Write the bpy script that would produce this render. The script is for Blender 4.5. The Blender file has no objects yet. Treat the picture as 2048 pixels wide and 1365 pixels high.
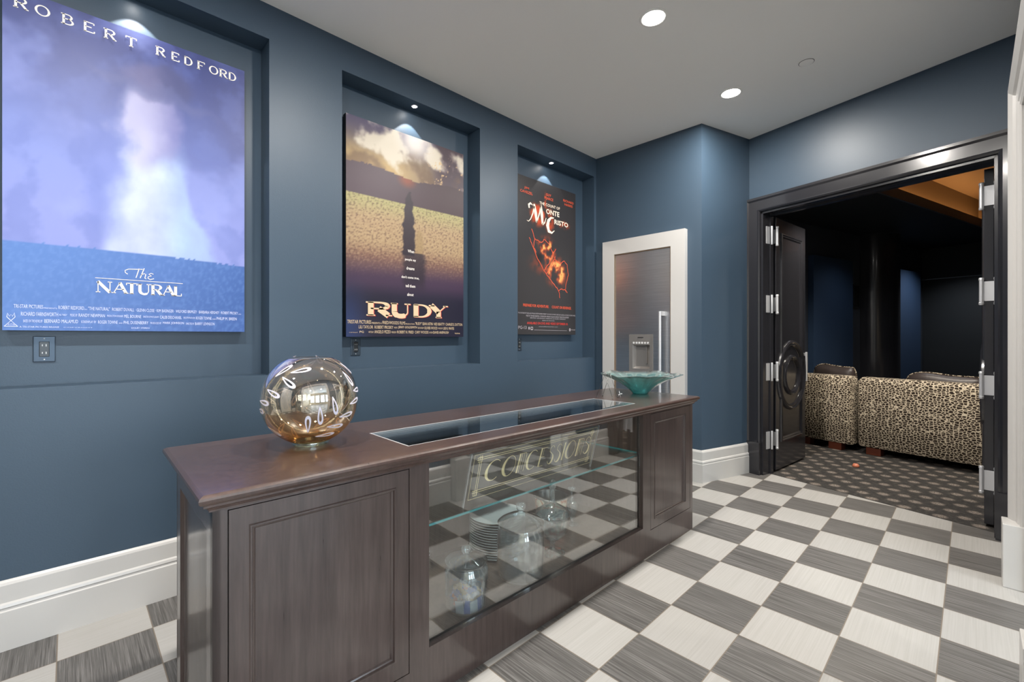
import bpy, bmesh, math, random
from mathutils import Vector, Matrix, noise
R = math.radians; PI = math.pi
random.seed(7)
scene = bpy.context.scene
COL = scene.collection

# ------------------------------------------------------------------ colour / materials
def lin(c):
    c = c / 255.0
    return c / 12.92 if c <= 0.04045 else ((c + 0.055) / 1.055) ** 2.4
def rgb(r, g, b): return (lin(r), lin(g), lin(b), 1.0)

class NT:
    def __init__(s, name):
        s.m = bpy.data.materials.new(name); s.m.use_nodes = True
        s.t = s.m.node_tree; s.t.nodes.clear()
        s.out = s.t.nodes.new('ShaderNodeOutputMaterial')
    def n(s, typ, **kw):
        nd = s.t.nodes.new(typ)
        for k, v in kw.items():
            if k.startswith('i_'): nd.inputs[k[2:].replace('_', ' ')].default_value = v
            else: setattr(nd, k, v)
        return nd
    def l(s, a, b): s.t.links.new(a, b)
    def math(s, op, a, b=None, c=None):
        nd = s.t.nodes.new('ShaderNodeMath'); nd.operation = op
        for i, v in enumerate((a, b, c)):
            if v is None: continue
            if hasattr(v, 'links') or hasattr(v, 'is_linked'): s.l(v, nd.inputs[i])
            else: nd.inputs[i].default_value = v
        return nd.outputs[0]
    def mix(s, f, a, b):
        nd = s.t.nodes.new('ShaderNodeMix'); nd.data_type = 'RGBA'
        for i, v in ((0, f), (6, a), (7, b)):
            if hasattr(v, 'is_linked'): s.l(v, nd.inputs[i])
            else: nd.inputs[i].default_value = v
        return nd.outputs[2]
    def ramp(s, f, stops):
        nd = s.t.nodes.new('ShaderNodeValToRGB'); e = nd.color_ramp.elements
        while len(e) > 1: e.remove(e[-1])
        e[0].position, e[0].color = stops[0]
        for p, c in stops[1:]:
            x = e.new(p); x.color = c
        s.l(f, nd.inputs[0]); return nd.outputs[0]
    def bsdf(s, base=None, rough=.5, metal=0., spec=.5, coat=0., coat_r=.1, normal=None):
        b = s.n('ShaderNodeBsdfPrincipled')
        if hasattr(base, 'is_linked'): s.l(base, b.inputs['Base Color'])
        elif base: b.inputs['Base Color'].default_value = base
        if hasattr(rough, 'is_linked'): s.l(rough, b.inputs['Roughness'])
        else: b.inputs['Roughness'].default_value = rough
        b.inputs['Metallic'].default_value = metal
        b.inputs['Specular IOR Level'].default_value = spec
        b.inputs['Coat Weight'].default_value = coat
        b.inputs['Coat Roughness'].default_value = coat_r
        if normal is not None: s.l(normal, b.inputs['Normal'])
        s.l(b.outputs[0], s.out.inputs[0]); return b
    def coord(s, kind='Object'):
        return s.n('ShaderNodeTexCoord').outputs[kind]
    def mapped(s, scale=(1, 1, 1), loc=(0, 0, 0), rot=(0, 0, 0), kind='Object'):
        m = s.n('ShaderNodeMapping'); m.inputs['Scale'].default_value = scale
        m.inputs['Location'].default_value = loc; m.inputs['Rotation'].default_value = rot
        s.l(s.coord(kind), m.inputs[0]); return m.outputs[0]
    def noise(s, vec, scale=5., detail=3., rough=.5):
        n = s.n('ShaderNodeTexNoise'); n.inputs['Scale'].default_value = scale
        n.inputs['Detail'].default_value = detail; n.inputs['Roughness'].default_value = rough
        s.l(vec, n.inputs['Vector']); return n.outputs[0]
    def bump(s, h, strength=.2, dist=.01):
        b = s.n('ShaderNodeBump'); b.inputs['Strength'].default_value = strength
        b.inputs['Distance'].default_value = dist; s.l(h, b.inputs['Height']); return b.outputs[0]

M = {}
def plain(name, c, rough=.5, metal=0., spec=.5, coat=0., bump=None):
    t = NT(name); nrm = None
    if bump:
        nrm = t.bump(t.noise(t.coord(), bump[0], 3.), bump[1], bump[2])
    t.bsdf(c, rough, metal, spec, coat, normal=nrm); M[name] = t.m; return t.m
plain('navy_paint', rgb(58, 75, 91), .44, spec=.5, bump=(180, .10, .003))
plain('ceiling_paint', rgb(246, 244, 240), .9)
plain('cream_trim', rgb(192, 190, 187), .3, bump=(30, .03, .002))
plain('cream_wall', rgb(224, 216, 198), .6)
plain('black_gloss', rgb(38, 38, 42), .22, coat=.35, bump=(60, .04, .001))
plain('black_matte', rgb(14, 14, 15), .6)
plain('black_plastic', rgb(30, 34, 38), .3)
plain('theatre_paint', rgb(58, 62, 70), .42)
plain('theatre_ceiling', rgb(20, 26, 34), .6)
plain('tray_ceiling', rgb(140, 126, 112), .7)
plain('acoustic_blue', rgb(26, 50, 78), .8, bump=(400, .3, .002))
plain('screen_wall', rgb(22, 25, 28), .6)
plain('hinge_steel', rgb(214, 215, 218), .38, metal=.6)
plain('wire_steel', rgb(120, 120, 118), .3, metal=1.)
plain('sofa_foot', rgb(86, 40, 24), .4)
plain('leather', rgb(58, 50, 48), .4, bump=(60, .3, .004))
plain('gold_leaf', rgb(255, 236, 180), .4)
plain('white_enamel', rgb(222, 218, 232), .5)
plain('outlet_metal', rgb(60, 72, 84), .35, metal=.5)
plain('grout', rgb(110, 100, 88), .8)
plain('copper', rgb(200, 120, 90), .4)
plain('white_paper', rgb(225, 228, 232), .6)
plain('blue_paper', rgb(70, 110, 200), .5)
plain('candy_gold', rgb(214, 178, 120), .3, metal=.4)
plain('candy_clear', rgb(206, 206, 215), .25, metal=.3)
plain('candy_red', rgb(215, 90, 50), .35)
plain('poster_edge', rgb(14, 16, 22), .5)
plain('green_edge', rgb(70, 160, 165), .2)
plain('button_white', rgb(215, 215, 215), .4)
plain('slot_dark', rgb(40, 40, 42), .5)
plain('gasket_brown', rgb(112, 94, 74), .5)

def emit(name, c, s):
    t = NT(name); e = t.n('ShaderNodeEmission'); e.inputs[0].default_value = c; e.inputs[1].default_value = s
    t.l(e.outputs[0], t.out.inputs[0]); M[name] = t.m
emit('lamp_glow', (1, .96, .9, 1), 30.)
emit('niche_glow', (1, .97, .93, 1), 40.)
emit('window_glow', (.72, .86, 1., 1), 9.)
emit('cove_glow', (1, .46, .14, 1), 15.)

# dark stained wood
def wood(name, c1, c2, rot=(0, 0, 0)):
    t = NT(name)
    v = t.mapped((18, 18, 1.1), rot=rot)
    g = t.noise(v, 3., 6., .65)
    v2 = t.mapped((2.2, 2.2, .8), rot=rot)
    g2 = t.noise(v2, 2., 3.)
    f = t.math('ADD', t.math('MULTIPLY', g, .65), t.math('MULTIPLY', g2, .35))
    col = t.ramp(f, [(.3, c1), (.5, tuple((a + b) / 2 for a, b in zip(c1, c2))), (.7, c2)])
    ro = t.math('MULTIPLY_ADD', g, .12, .24)
    t.bsdf(col, ro, spec=.5, coat=.5, coat_r=.13, normal=t.bump(g, .05, .002)); M[name] = t.m
wood('dark_wood', rgb(54, 44, 42), rgb(88, 75, 71))
wood('dark_wood_top', rgb(52, 38, 34), rgb(82, 62, 55), rot=(0, PI / 2, 0))
wood('case_wood', rgb(74, 60, 54), rgb(104, 86, 78))

# checkerboard tile floor
def tile_floor():
    t = NT('checker_tile')
    P = .30
    sep = t.n('ShaderNodeSeparateXYZ'); t.l(t.coord('Object'), sep.inputs[0])
    X = t.math('DIVIDE', t.math('SUBTRACT', sep.outputs[0], 2.6651 - P * 40), P)
    Y = t.math('DIVIDE', t.math('SUBTRACT', sep.outputs[1], .3939 - P * 40), P)
    fx = t.math('FLOOR', X); fy = t.math('FLOOR', Y)
    par = t.math('MODULO', t.math('ADD', fx, fy), 2.0)          # 1 -> dark
    dx = t.math('ABSOLUTE', t.math('SUBTRACT', t.math('FRACT', X), .5))
    dy = t.math('ABSOLUTE', t.math('SUBTRACT', t.math('FRACT', Y), .5))
    gr = t.math('GREATER_THAN', t.math('MAXIMUM', dx, dy), .4935)
    # per tile random
    cmb = t.n('ShaderNodeCombineXYZ'); t.l(fx, cmb.inputs[0]); t.l(fy, cmb.inputs[1])
    wn = t.n('ShaderNodeTexWhiteNoise'); wn.noise_dimensions = '3D'; t.l(cmb.outputs[0], wn.inputs['Vector'])
    offs = t.n('ShaderNodeVectorMath'); offs.operation = 'MULTIPLY_ADD'
    t.l(wn.outputs['Color'], offs.inputs[0]); offs.inputs[1].default_value = (9, 9, 9)
    t.l(t.coord('Object'), offs.inputs[2])
    md = t.n('ShaderNodeMapping'); md.inputs['Scale'].default_value = (150, 2.6, 1); t.l(offs.outputs[0], md.inputs[0])
    sd = t.noise(md.outputs[0], 1., 4., .7)
    md2 = t.n('ShaderNodeMapping'); md2.inputs['Scale'].default_value = (420, 5, 1); t.l(offs.outputs[0], md2.inputs[0])
    sd2 = t.noise(md2.outputs[0], 1., 2., .6)
    sdm = t.math('ADD', t.math('MULTIPLY', sd, .6), t.math('MULTIPLY', sd2, .4))
    dark = t.ramp(sdm, [(.36, rgb(62, 60, 58)), (.5, rgb(90, 88, 86)), (.64, rgb(120, 118, 116))])
    ml = t.n('ShaderNodeMapping'); ml.inputs['Scale'].default_value = (2.4, 170, 1); t.l(offs.outputs[0], ml.inputs[0])
    sl = t.noise(ml.outputs[0], 1., 3., .6)
    light = t.ramp(sl, [(.3, rgb(160, 158, 154)), (.7, rgb(170, 168, 165))])
    var = t.math('MULTIPLY_ADD', wn.outputs['Value'], .10, .95)
    c = t.mix(par, light, dark)
    hs = t.n('ShaderNodeHueSaturation'); t.l(c, hs.inputs['Color']); t.l(var, hs.inputs['Value'])
    c = t.mix(gr, hs.outputs[0], rgb(118, 108, 96))
    h = t.math('SUBTRACT', t.math('MULTIPLY', sdm, .3), gr)
    t.bsdf(c, .42, spec=.4, normal=t.bump(h, .15, .001)); M['checker_tile'] = t.m
tile_floor()

def carpet():
    t = NT('medallion_carpet')
    v = t.mapped((1, 1, 1), rot=(0, 0, R(59)))
    sep = t.n('ShaderNodeSeparateXYZ'); t.l(v, sep.inputs[0])
    P_ = .143; fr_ = []
    for k in (0, 1):
        q = t.math('DIVIDE', t.math('ADD', sep.outputs[k], P_ * 100 + (.05, .02)[k]), P_)
        fr_.append(t.math('DIVIDE', t.math('MULTIPLY', t.math('SUBTRACT', t.math('FRACT', q), .5), P_), .044))
    ex, ey = fr_
    d = t.math('SQRT', t.math('ADD', t.math('MULTIPLY', ex, ex), t.math('MULTIPLY', ey, ey)))
    nz = t.noise(t.coord(), 95., 3., .7)
    d2 = t.math('ADD', d, t.math('MULTIPLY', t.math('SUBTRACT', nz, .5), 2.6))
    m = t.ramp(d2, [(.8, (1, 1, 1, 1)), (1.15, (0, 0, 0, 1))])
    th = t.mapped((260, 26, 1), rot=(0, 0, R(-60)))
    tn_ = t.noise(th, 1., 3., .7)
    ground = t.ramp(tn_, [(.35, rgb(36, 36, 37)), (.55, rgb(62, 60, 58)), (.72, rgb(118, 112, 106))])
    spot = t.ramp(nz, [(.38, rgb(66, 60, 56)), (.62, rgb(150, 140, 131))])
    c = t.mix(m, ground, spot)
    t.bsdf(c, .95, spec=.1, normal=t.bump(tn_, .6, .004)); M['medallion_carpet'] = t.m
carpet()

def leopard():
    t = NT('animal_print')
    v = t.mapped((1, 1, 1.45))
    nz = t.n('ShaderNodeTexNoise'); nz.inputs['Scale'].default_value = 14; t.l(v, nz.inputs['Vector'])
    add = t.n('ShaderNodeVectorMath'); add.operation = 'MULTIPLY_ADD'
    t.l(nz.outputs['Color'], add.inputs[0]); add.inputs[1].default_value = (.03, .03, .03); t.l(v, add.inputs[2])
    vo = t.n('ShaderNodeTexVoronoi'); vo.feature = 'DISTANCE_TO_EDGE'; vo.inputs['Scale'].default_value = 34
    vo.inputs['Randomness'].default_value = .8
    t.l(add.outputs[0], vo.inputs['Vector'])
    c = t.ramp(vo.outputs[0], [(.0, rgb(200, 188, 168)), (.075, rgb(182, 168, 146)), (.125, rgb(52, 43, 36)), (1., rgb(28, 23, 19))])
    t.bsdf(c, .9, spec=.15, normal=t.bump(vo.outputs[0], .2, .004)); M['animal_print'] = t.m
leopard()

def steel():
    t = NT('brushed_steel')
    n1 = t.noise(t.mapped((1.5, 1.5, 90)), 2., 4., .6)
    c = t.ramp(n1, [(.3, rgb(205, 204, 204)), (.7, rgb(226, 225, 225))])
    b = t.bsdf(c, .30, metal=1., normal=t.bump(n1, .05, .002))
    M['brushed_steel'] = t.m
steel()

def glass(name, tint=(1, 1, 1, 1), refl=1., base_refl=0., rough=0., grad=None, diffuse=0., dcol=None, power=4.):
    """architectural thin glass: tinted transparency with a Fresnel mirror share"""
    t = NT(name)
    tr = t.n('ShaderNodeBsdfTransparent')
    if grad:                                   # dyed glass, the dye is stronger low on the vessel
        sep = t.n('ShaderNodeSeparateXYZ'); t.l(t.coord('Object'), sep.inputs[0])
        g = t.math('DIVIDE', t.math('SUBTRACT', sep.outputs[2], grad[0]), grad[1] - grad[0])
        t.l(t.ramp(g, grad[2]), tr.inputs[0])
    else: tr.inputs[0].default_value = tint
    gl = t.n('ShaderNodeBsdfGlossy'); gl.inputs['Roughness'].default_value = rough
    if grad and len(grad) > 3:
        t.l(t.ramp(g, grad[3]), gl.inputs[0])
    else: gl.inputs[0].default_value = (1, 1, 1, 1)
    lw = t.n('ShaderNodeLayerWeight'); lw.inputs[0].default_value = .5
    sch = t.math('MULTIPLY_ADD', t.math('POWER', lw.outputs['Facing'], power), .96, .04)
    f = t.math('MULTIPLY_ADD', sch, refl, base_refl)
    f = t.math('MINIMUM', f, 1.)
    mx = t.n('ShaderNodeMixShader'); t.l(f, mx.inputs[0])
    a = tr.outputs[0]
    if diffuse:
        df = t.n('ShaderNodeBsdfDiffuse'); df.inputs[0].default_value = dcol
        m2 = t.n('ShaderNodeMixShader'); m2.inputs[0].default_value = diffuse
        t.l(a, m2.inputs[1]); t.l(df.outputs[0], m2.inputs[2]); a = m2.outputs[0]
    t.l(a, mx.inputs[1]); t.l(gl.outputs[0], mx.inputs[2]); t.l(mx.outputs[0], t.out.inputs[0])
    M[name] = t.m; return t.m
glass('case_glass', (.97, .99, .985, 1), 1.3, .085)
glass('top_glass', (.90, .95, .95, 1), 1.2, .05)
glass('shelf_glass', (.93, .98, .97, 1), .8, .0)
glass('sign_glass', (.95, .96, .95, 1), .6, .01)
glass('jar_glass', (.92, .96, .97, 1), 2.0, .08, rough=.015, diffuse=.065, dcol=(.80, .92, 1., 1), power=3.)
glass('amber_glass', grad=(-.17, .17, [(0., (.80, .50, .20, 1)), (.3, (.86, .70, .48, 1)), (.7, (.90, .86, .80, 1)), (1., (.95, .95, .95, 1))],
      [(0., (1, .72, .38, 1)), (.3, (1, .90, .74, 1)), (.55, (1, .98, .95, 1)), (1., (.92, .94, 1, 1))]), refl=.9, base_refl=.40)
glass('teal_glass', grad=(.0, .13, [(0., (.04, .50, .52, 1)), (.35, (.30, .68, .68, 1)), (1., (.72, .88, .86, 1))]),
      refl=1.2, base_refl=.10, rough=.06, diffuse=.16, dcol=(.45, .70, .68, 1), power=3.)
glass('clear_foot', (.8, .95, .95, 1), 1., .1)

# ------------------------------------------------------------------ object helpers
def link(name, bm, mat, parent=None, smooth=False, angle=None):
    me = bpy.data.meshes.new(name); bmesh.ops.recalc_face_normals(bm, faces=bm.faces); bm.to_mesh(me); bm.free()
    for mm in (mat if isinstance(mat, (list, tuple)) else [mat]):
        me.materials.append(M[mm] if isinstance(mm, str) else mm)
    if smooth:
        for p in me.polygons: p.use_smooth = True
        if angle is not None: me.set_sharp_from_angle(angle=R(angle))
    o = bpy.data.objects.new(name, me); COL.objects.link(o)
    if parent: o.parent = parent
    return o
def thing(name, label, cat, loc=(0, 0, 0), rz=0., group=None):
    o = bpy.data.objects.new(name, None); COL.objects.link(o); o.empty_display_size = .05
    o.location = loc; o.rotation_euler = (0, 0, rz); o['label'] = label; o['category'] = cat
    if group: o['group'] = group
    return o
def tag(o, label, cat, group=None):
    o['label'] = label; o['category'] = cat
    if group: o['group'] = group
    return o
def struct(o): o['kind'] = 'structure'; return o
def B(): return bmesh.new()
def box(bm, x0, x1, y0, y1, z0, z1, bev=0.):
    r = bmesh.ops.create_cube(bm, size=1.)
    vs = r['verts']
    for v in vs:
        v.co = Vector(((x0 + x1) / 2 + v.co.x * (x1 - x0), (y0 + y1) / 2 + v.co.y * (y1 - y0), (z0 + z1) / 2 + v.co.z * (z1 - z0)))
    if bev:
        es = list({e for v in vs for e in v.link_edges})
        bmesh.ops.bevel(bm, geom=es, offset=bev, segments=2, affect='EDGES', profile=.6)
    return vs
def quad(bm, pts):
    return bm.faces.new([bm.verts.new(p) for p in pts])
def lathe(bm, prof, seg=32, cx=0, cy=0, rmod=None):
    """profile [(r,z)], revolved about z"""
    rings = []
    for (r, z) in prof:
        if r < 1e-6: rings.append([bm.verts.new((cx, cy, z))]); continue
        ring = []
        for i in range(seg):
            a = 2 * PI * i / seg
            rr, zz = (r, z) if rmod is None else rmod(r, z, a)
            ring.append(bm.verts.new((cx + rr * math.cos(a), cy + rr * math.sin(a), zz)))
        rings.append(ring)
    for a, b in zip(rings, rings[1:]):
        if len(a) == 1 and len(b) == 1: continue
        for i in range(seg):
            j = (i + 1) % seg
            if len(a) == 1: bm.faces.new((a[0], b[i], b[j]))
            elif len(b) == 1: bm.faces.new((a[i], b[0], a[j]))
            else: bm.faces.new((a[i], b[i], b[j], a[j]))
def tube(bm, pts, r, seg=8):
    pts = [Vector(p) for p in pts]; rings = []
    for i, p in enumerate(pts):
        d = (pts[min(i + 1, len(pts) - 1)] - pts[max(i - 1, 0)]).normalized()
        up = Vector((0, 0, 1)) if abs(d.z) < .95 else Vector((1, 0, 0))
        a = d.cross(up).normalized(); b = d.cross(a)
        rings.append([bm.verts.new(p + (a * math.cos(2 * PI * k / seg) + b * math.sin(2 * PI * k / seg)) * r) for k in range(seg)])
    for A_, B_ in zip(rings, rings[1:]):
        for k in range(seg): bm.faces.new((A_[k], A_[(k + 1) % seg], B_[(k + 1) % seg], B_[k]))
    bm.faces.new(rings[0][::-1]); bm.faces.new(rings[-1])
def holed(bm, rect, holes, f, thick):
    """slab in (a,b) coordinates with rectangular holes; f(a,b,d)->point, d depth 0..thick"""
    a0, a1, b0, b1 = rect
    As = sorted({a0, a1, *[min(max(h[0], a0), a1) for h in holes], *[min(max(h[1], a0), a1) for h in holes]})
    Bs = sorted({b0, b1, *[min(max(h[2], b0), b1) for h in holes], *[min(max(h[3], b0), b1) for h in holes]})
    na, nb = len(As) - 1, len(Bs) - 1
    def solid(i, j):
        if i < 0 or j < 0 or i >= na or j >= nb: return False
        ca, cb = (As[i] + As[i + 1]) / 2, (Bs[j] + Bs[j + 1]) / 2
        return not any(h[0] < ca < h[1] and h[2] < cb < h[3] for h in holes)
    V = {}
    def v(i, j, d):
        if (i, j, d) not in V: V[(i, j, d)] = bm.verts.new(f(As[i], Bs[j], d))
        return V[(i, j, d)]
    for i in range(na):
        for j in range(nb):
            if not solid(i, j): continue
            bm.faces.new((v(i, j, 0), v(i + 1, j, 0), v(i + 1, j + 1, 0), v(i, j + 1, 0)))
            bm.faces.new((v(i, j, thick), v(i, j + 1, thick), v(i + 1, j + 1, thick), v(i + 1, j, thick)))
            for (di, dj, p, q) in ((-1, 0, (i, j), (i, j + 1)), (1, 0, (i + 1, j), (i + 1, j + 1)), (0, -1, (i, j), (i + 1, j)), (0, 1, (i, j + 1), (i + 1, j + 1))):
                if not solid(i + di, j + dj):
                    bm.faces.new((v(*p, 0), v(*q, 0), v(*q, thick), v(*p, thick)))
def sweep(bm, path, prof, closed=False, z0=0.):
    """profile [(out,z)] swept on plan polyline; 'out' is to the right of travel"""
    n = len(path); P = [Vector((p[0], p[1])) for p in path]; rings = []
    for i in range(n):
        dirs = []
        if closed or i > 0: dirs.append((P[i] - P[i - 1]).normalized())
        if closed or i < n - 1: dirs.append((P[(i + 1) % n] - P[i]).normalized())
        ns = [Vector((d.y, -d.x)) for d in dirs]
        if len(ns) == 2:
            m = (ns[0] + ns[1]).normalized(); m = m / max(.2, m.dot(ns[0]))
        else: m = ns[0]
        rings.append([bm.verts.new((P[i].x + m.x * o, P[i].y + m.y * o, z0 + z)) for o, z in prof])
    m_ = len(prof)
    rng = range(n) if closed else range(n - 1)
    for i in rng:
        a, b = rings[i], rings[(i + 1) % n]
        for k in range(m_ - 1): bm.faces.new((a[k], b[k], b[k + 1], a[k + 1]))
    if not closed:
        for r_ in (rings[0], rings[-1]): bm.faces.new(r_)
def rings_panel(bm, a0, a1, b0, b1, steps, f):
    """nested rectangles: steps [(inset, depth)], closing on the last one"""
    prev = None
    for ins, d in steps:
        c = [bm.verts.new(f(a, b, d)) for a, b in ((a0 + ins, b0 + ins), (a1 - ins, b0 + ins), (a1 - ins, b1 - ins), (a0 + ins, b1 - ins))]
        if prev:
            for k in range(4): bm.faces.new((prev[k], prev[(k + 1) % 4], c[(k + 1) % 4], c[k]))
        prev = c
    bm.faces.new(prev)

# ---- lettering
def glyph_mesh(bm, s, x0, x1, z0, z1, f, bold=0., shear=0.):
    """built-in font text fitted to the box x0..x1, z0..z1; f(x,z)->point"""
    cu = bpy.data.curves.new('text', 'FONT'); cu.body = s; cu.resolution_u = 2; cu.offset = bold
    ob = bpy.data.objects.new('text', cu)
    me = bpy.data.meshes.new_from_object(ob)
    if not me.vertices: return
    xs = [v.co.x for v in me.vertices]; ys = [v.co.y for v in me.vertices]
    mx, Mx, my, My = min(xs), max(xs), min(ys), max(ys)
    base = bm.verts[:] and len(bm.verts) or 0
    vs = []
    for v in me.vertices:
        a = (v.co.x - mx) / (Mx - mx); b = (v.co.y - my) / max(1e-6, (My - my))
        vs.append(bm.verts.new(f(x0 + a * (x1 - x0) + shear * b * (z1 - z0), z0 + b * (z1 - z0))))
    for p in me.polygons:
        try: bm.faces.new([vs[i] for i in p.vertices])
        except ValueError: pass
    bpy.data.meshes.remove(me); bpy.data.objects.remove(ob); bpy.data.curves.remove(cu)
def ribbon(bm, pts, w, f):
    """flat stroke of half widths w (number or per point list) through 2d pts"""
    n = len(pts); W = w if isinstance(w, (list, tuple)) else [w] * n; L = []
    for i in range(n):
        a = Vector(pts[max(i - 1, 0)]); b = Vector(pts[min(i + 1, n - 1)]); d = (b - a).normalized(); nr = Vector((-d.y, d.x))
        p = Vector(pts[i]); L.append((bm.verts.new(f(*(p + nr * W[i]))), bm.verts.new(f(*(p - nr * W[i])))))
    for (a, b), (c, d) in zip(L, L[1:]): bm.faces.new((a, b, d, c))
def arc(cx, cy, rx, ry, a0, a1, n=14):
    return [(cx + rx * math.cos(R(a0 + (a1 - a0) * i / n)), cy + ry * math.sin(R(a0 + (a1 - a0) * i / n))) for i in range(n + 1)]
# serif stroke alphabet in a unit box: (points, weight) with weight 'T' thick, 't' thin, 's' serif
def S(x, y, w=.16): return ([(x - w, y), (x + w, y)], 's')
GLY = {
 'R': [([(.2, 0), (.2, 1)], 'T'), ([(.2, .98), (.55, .98)] + arc(.55, .75, .27, .23, 90, -90) + [(.2, .52)], 'h'), ([(.5, .52), (.86, .02)], 'T'), S(.2, .02), S(.88, .03, .12), S(.12, .97, .1)],
 'O': [(arc(.5, .5, .42, .47, 90, 450, 28), 'h')],
 'B': [([(.2, 0), (.2, 1)], 'T'), ([(.2, .98), (.5, .98)] + arc(.5, .76, .24, .22, 90, -90) + [(.2, .54)], 'h'), ([(.5, .54)] + arc(.5, .28, .32, .26, 90, -90) + [(.2, .02)], 'h'), S(.14, .02, .12), S(.14, .97, .12)],
 'E': [([(.2, 0), (.2, 1)], 'T'), ([(.1, .98), (.82, .98)], 't'), ([(.2, .52), (.66, .52)], 't'), ([(.1, .02), (.86, .02)], 't'), ([(.82, 1.), (.82, .82)], 't'), ([(.86, 0.), (.86, .2)], 't')],
 'T': [([(.5, 0), (.5, 1)], 'T'), ([(.08, .98), (.92, .98)], 't'), ([(.09, 1), (.09, .8)], 't'), ([(.91, 1), (.91, .8)], 't'), S(.5, .02)],
 'D': [([(.2, 0), (.2, 1)], 'T'), ([(.1, .98), (.42, .98)] + arc(.42, .5, .44, .48, 90, -90, 18) + [(.1, .02)], 'h')],
 'F': [([(.22, 0), (.22, 1)], 'T'), ([(.1, .98), (.86, .98)], 't'), ([(.22, .52), (.66, .52)], 't'), ([(.86, 1.), (.86, .8)], 't'), S(.22, .02)],
 'N': [([(.16, 0), (.16, 1)], 't'), ([(.14, 1), (.84, 0)], 'T'), ([(.84, 0), (.84, 1)], 't'), S(.16, .02, .13), S(.84, .98, .13)],
 'A': [([(.5, 1), (.12, 0)], 't'), ([(.48, 1), (.86, 0)], 'T'), ([(.26, .36), (.72, .36)], 't'), S(.12, .02, .13), S(.86, .02, .14)],
 'U': [([(.2, 1), (.2, .35)] + arc(.5, .35, .3, .33, 180, 360, 16) + [(.8, 1)], 'u'), S(.2, .97, .15), S(.8, .97, .14)],
 'L': [([(.22, 0), (.22, 1)], 'T'), ([(.1, .02), (.86, .02)], 't'), ([(.86, 0), (.86, .26)], 't'), S(.22, .97, .14)],
 'Y': [([(.12, 1), (.5, .45)], 'T'), ([(.88, 1), (.5, .45)], 't'), ([(.5, .5), (.5, 0)], 'T'), S(.14, .97, .15), S(.87, .97, .13), S(.5, .02, .16)],
}
def serif(bm, ch, x0, x1, z0, z1, f, thick, thin):
    w, h = x1 - x0, z1 - z0
    for pts, k in GLY[ch]:
        P = [(x0 + a * w, z0 + b * h) for a, b in pts]; n = len(P)
        if k == 'T': W = thick
        elif k in 'ts': W = thin
        elif k == 'h':
            W = []
            for a, b in pts:
                q = abs(b - .5) / .5 if ch in 'OD' else abs(((b % .5) - .25) / .25)
                W.append(thin + (thick - thin) * (1 - min(1, q)) * (1. if a > .3 or ch == 'O' else 0))
        else:
            W = [thick if a < .3 else (thin if a > .7 else thick * .8) for a, b in pts]
        ribbon(bm, P, W, f)

# ================================================================== GEOMETRY CONSTANTS (metres)
ZC = 3.152                       # ceiling
YL = 2.748                       # poster wall
XF = 4.0                         # far (fridge) wall
YR = -.19                        # right wall
A15 = R(-104.573)
T0 = Vector((4.647, 1.466)); TU = Vector((math.cos(A15), math.sin(A15))); TN = Vector((-TU.y, TU.x))
def TH(s, n, z=0.): p = T0 + TU * s + TN * n; return (p.x, p.y, z)
CAX = R(-1.02); C0 = Vector((.2626, 1.341)); CU = Vector((math.cos(CAX), math.sin(CAX))); CV = Vector((-CU.y, CU.x))

S0_, S1_ = .113, 1.636
# ------------------------------------------------------------------ floor, ceiling
bm = B()
pts = [(-2.4, -5.2), (4.262, -5.2), (4.262, YR - .05), TH(1.64, .10)[:2], TH(.10, .10)[:2], (4.72, 1.50), (4.72, 3.0), (-2.4, 3.0)]
f = bm.faces.new([bm.verts.new((x, y, 0)) for x, y in pts]); r = bmesh.ops.extrude_face_region(bm, geom=[f])
for v in [g for g in r['geom'] if isinstance(g, bmesh.types.BMVert)]: v.co.z = -.08
struct(link('floor', bm, 'checker_tile'))
bm = B()
tp = [TH(S0_, .102), TH(S1_, .102), TH(S1_, .16), TH(4.2, .16), TH(4.2, 6.2), TH(-.8, 6.2), TH(-.8, .16), TH(S0_, .16)]
f = bm.faces.new([bm.verts.new((p[0], p[1], .0)) for p in tp]); r = bmesh.ops.extrude_face_region(bm, geom=[f])
for v in [g for g in r['geom'] if isinstance(g, bmesh.types.BMVert)]: v.co.z = -.07
o = struct(link('floor_carpet', bm, 'medallion_carpet'))
bm = B(); 
cp = [(-2.4, -5.2), (4.3, -5.2), (4.3, YR), TH(1.70, .06)[:2], TH(-.05, .06)[:2], (4.72, 3.0), (-2.4, 3.0)]
f = bm.faces.new([bm.verts.new((x, y, ZC)) for x, y in cp]); r = bmesh.ops.extrude_face_region(bm, geom=[f])
for v in [g for g in r['geom'] if isinstance(g, bmesh.types.BMVert)]: v.co.z = ZC + .1
struct(link('ceiling', bm, 'ceiling_paint'))

# ------------------------------------------------------------------ walls
NX = [(-.343, .813), (1.237, 2.383), (2.817, 3.963)]; NZ = (1.062, 2.957); ND = .15
bm = B()
holed(bm, (-2.4, 4.0, 0, ZC), [(a, b, *NZ) for a, b in NX], lambda a, b, d: (a, YL + d, b), ND)
box(bm, -2.4, 4.0, YL + ND, YL + ND + .1, 0, ZC)
struct(link('wall_left', bm, 'navy_paint'))
bm = B(); box(bm, XF, XF + .12, 1.70, 2.99, 0, ZC)
struct(link('wall_far', bm, 'navy_paint'))
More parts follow.
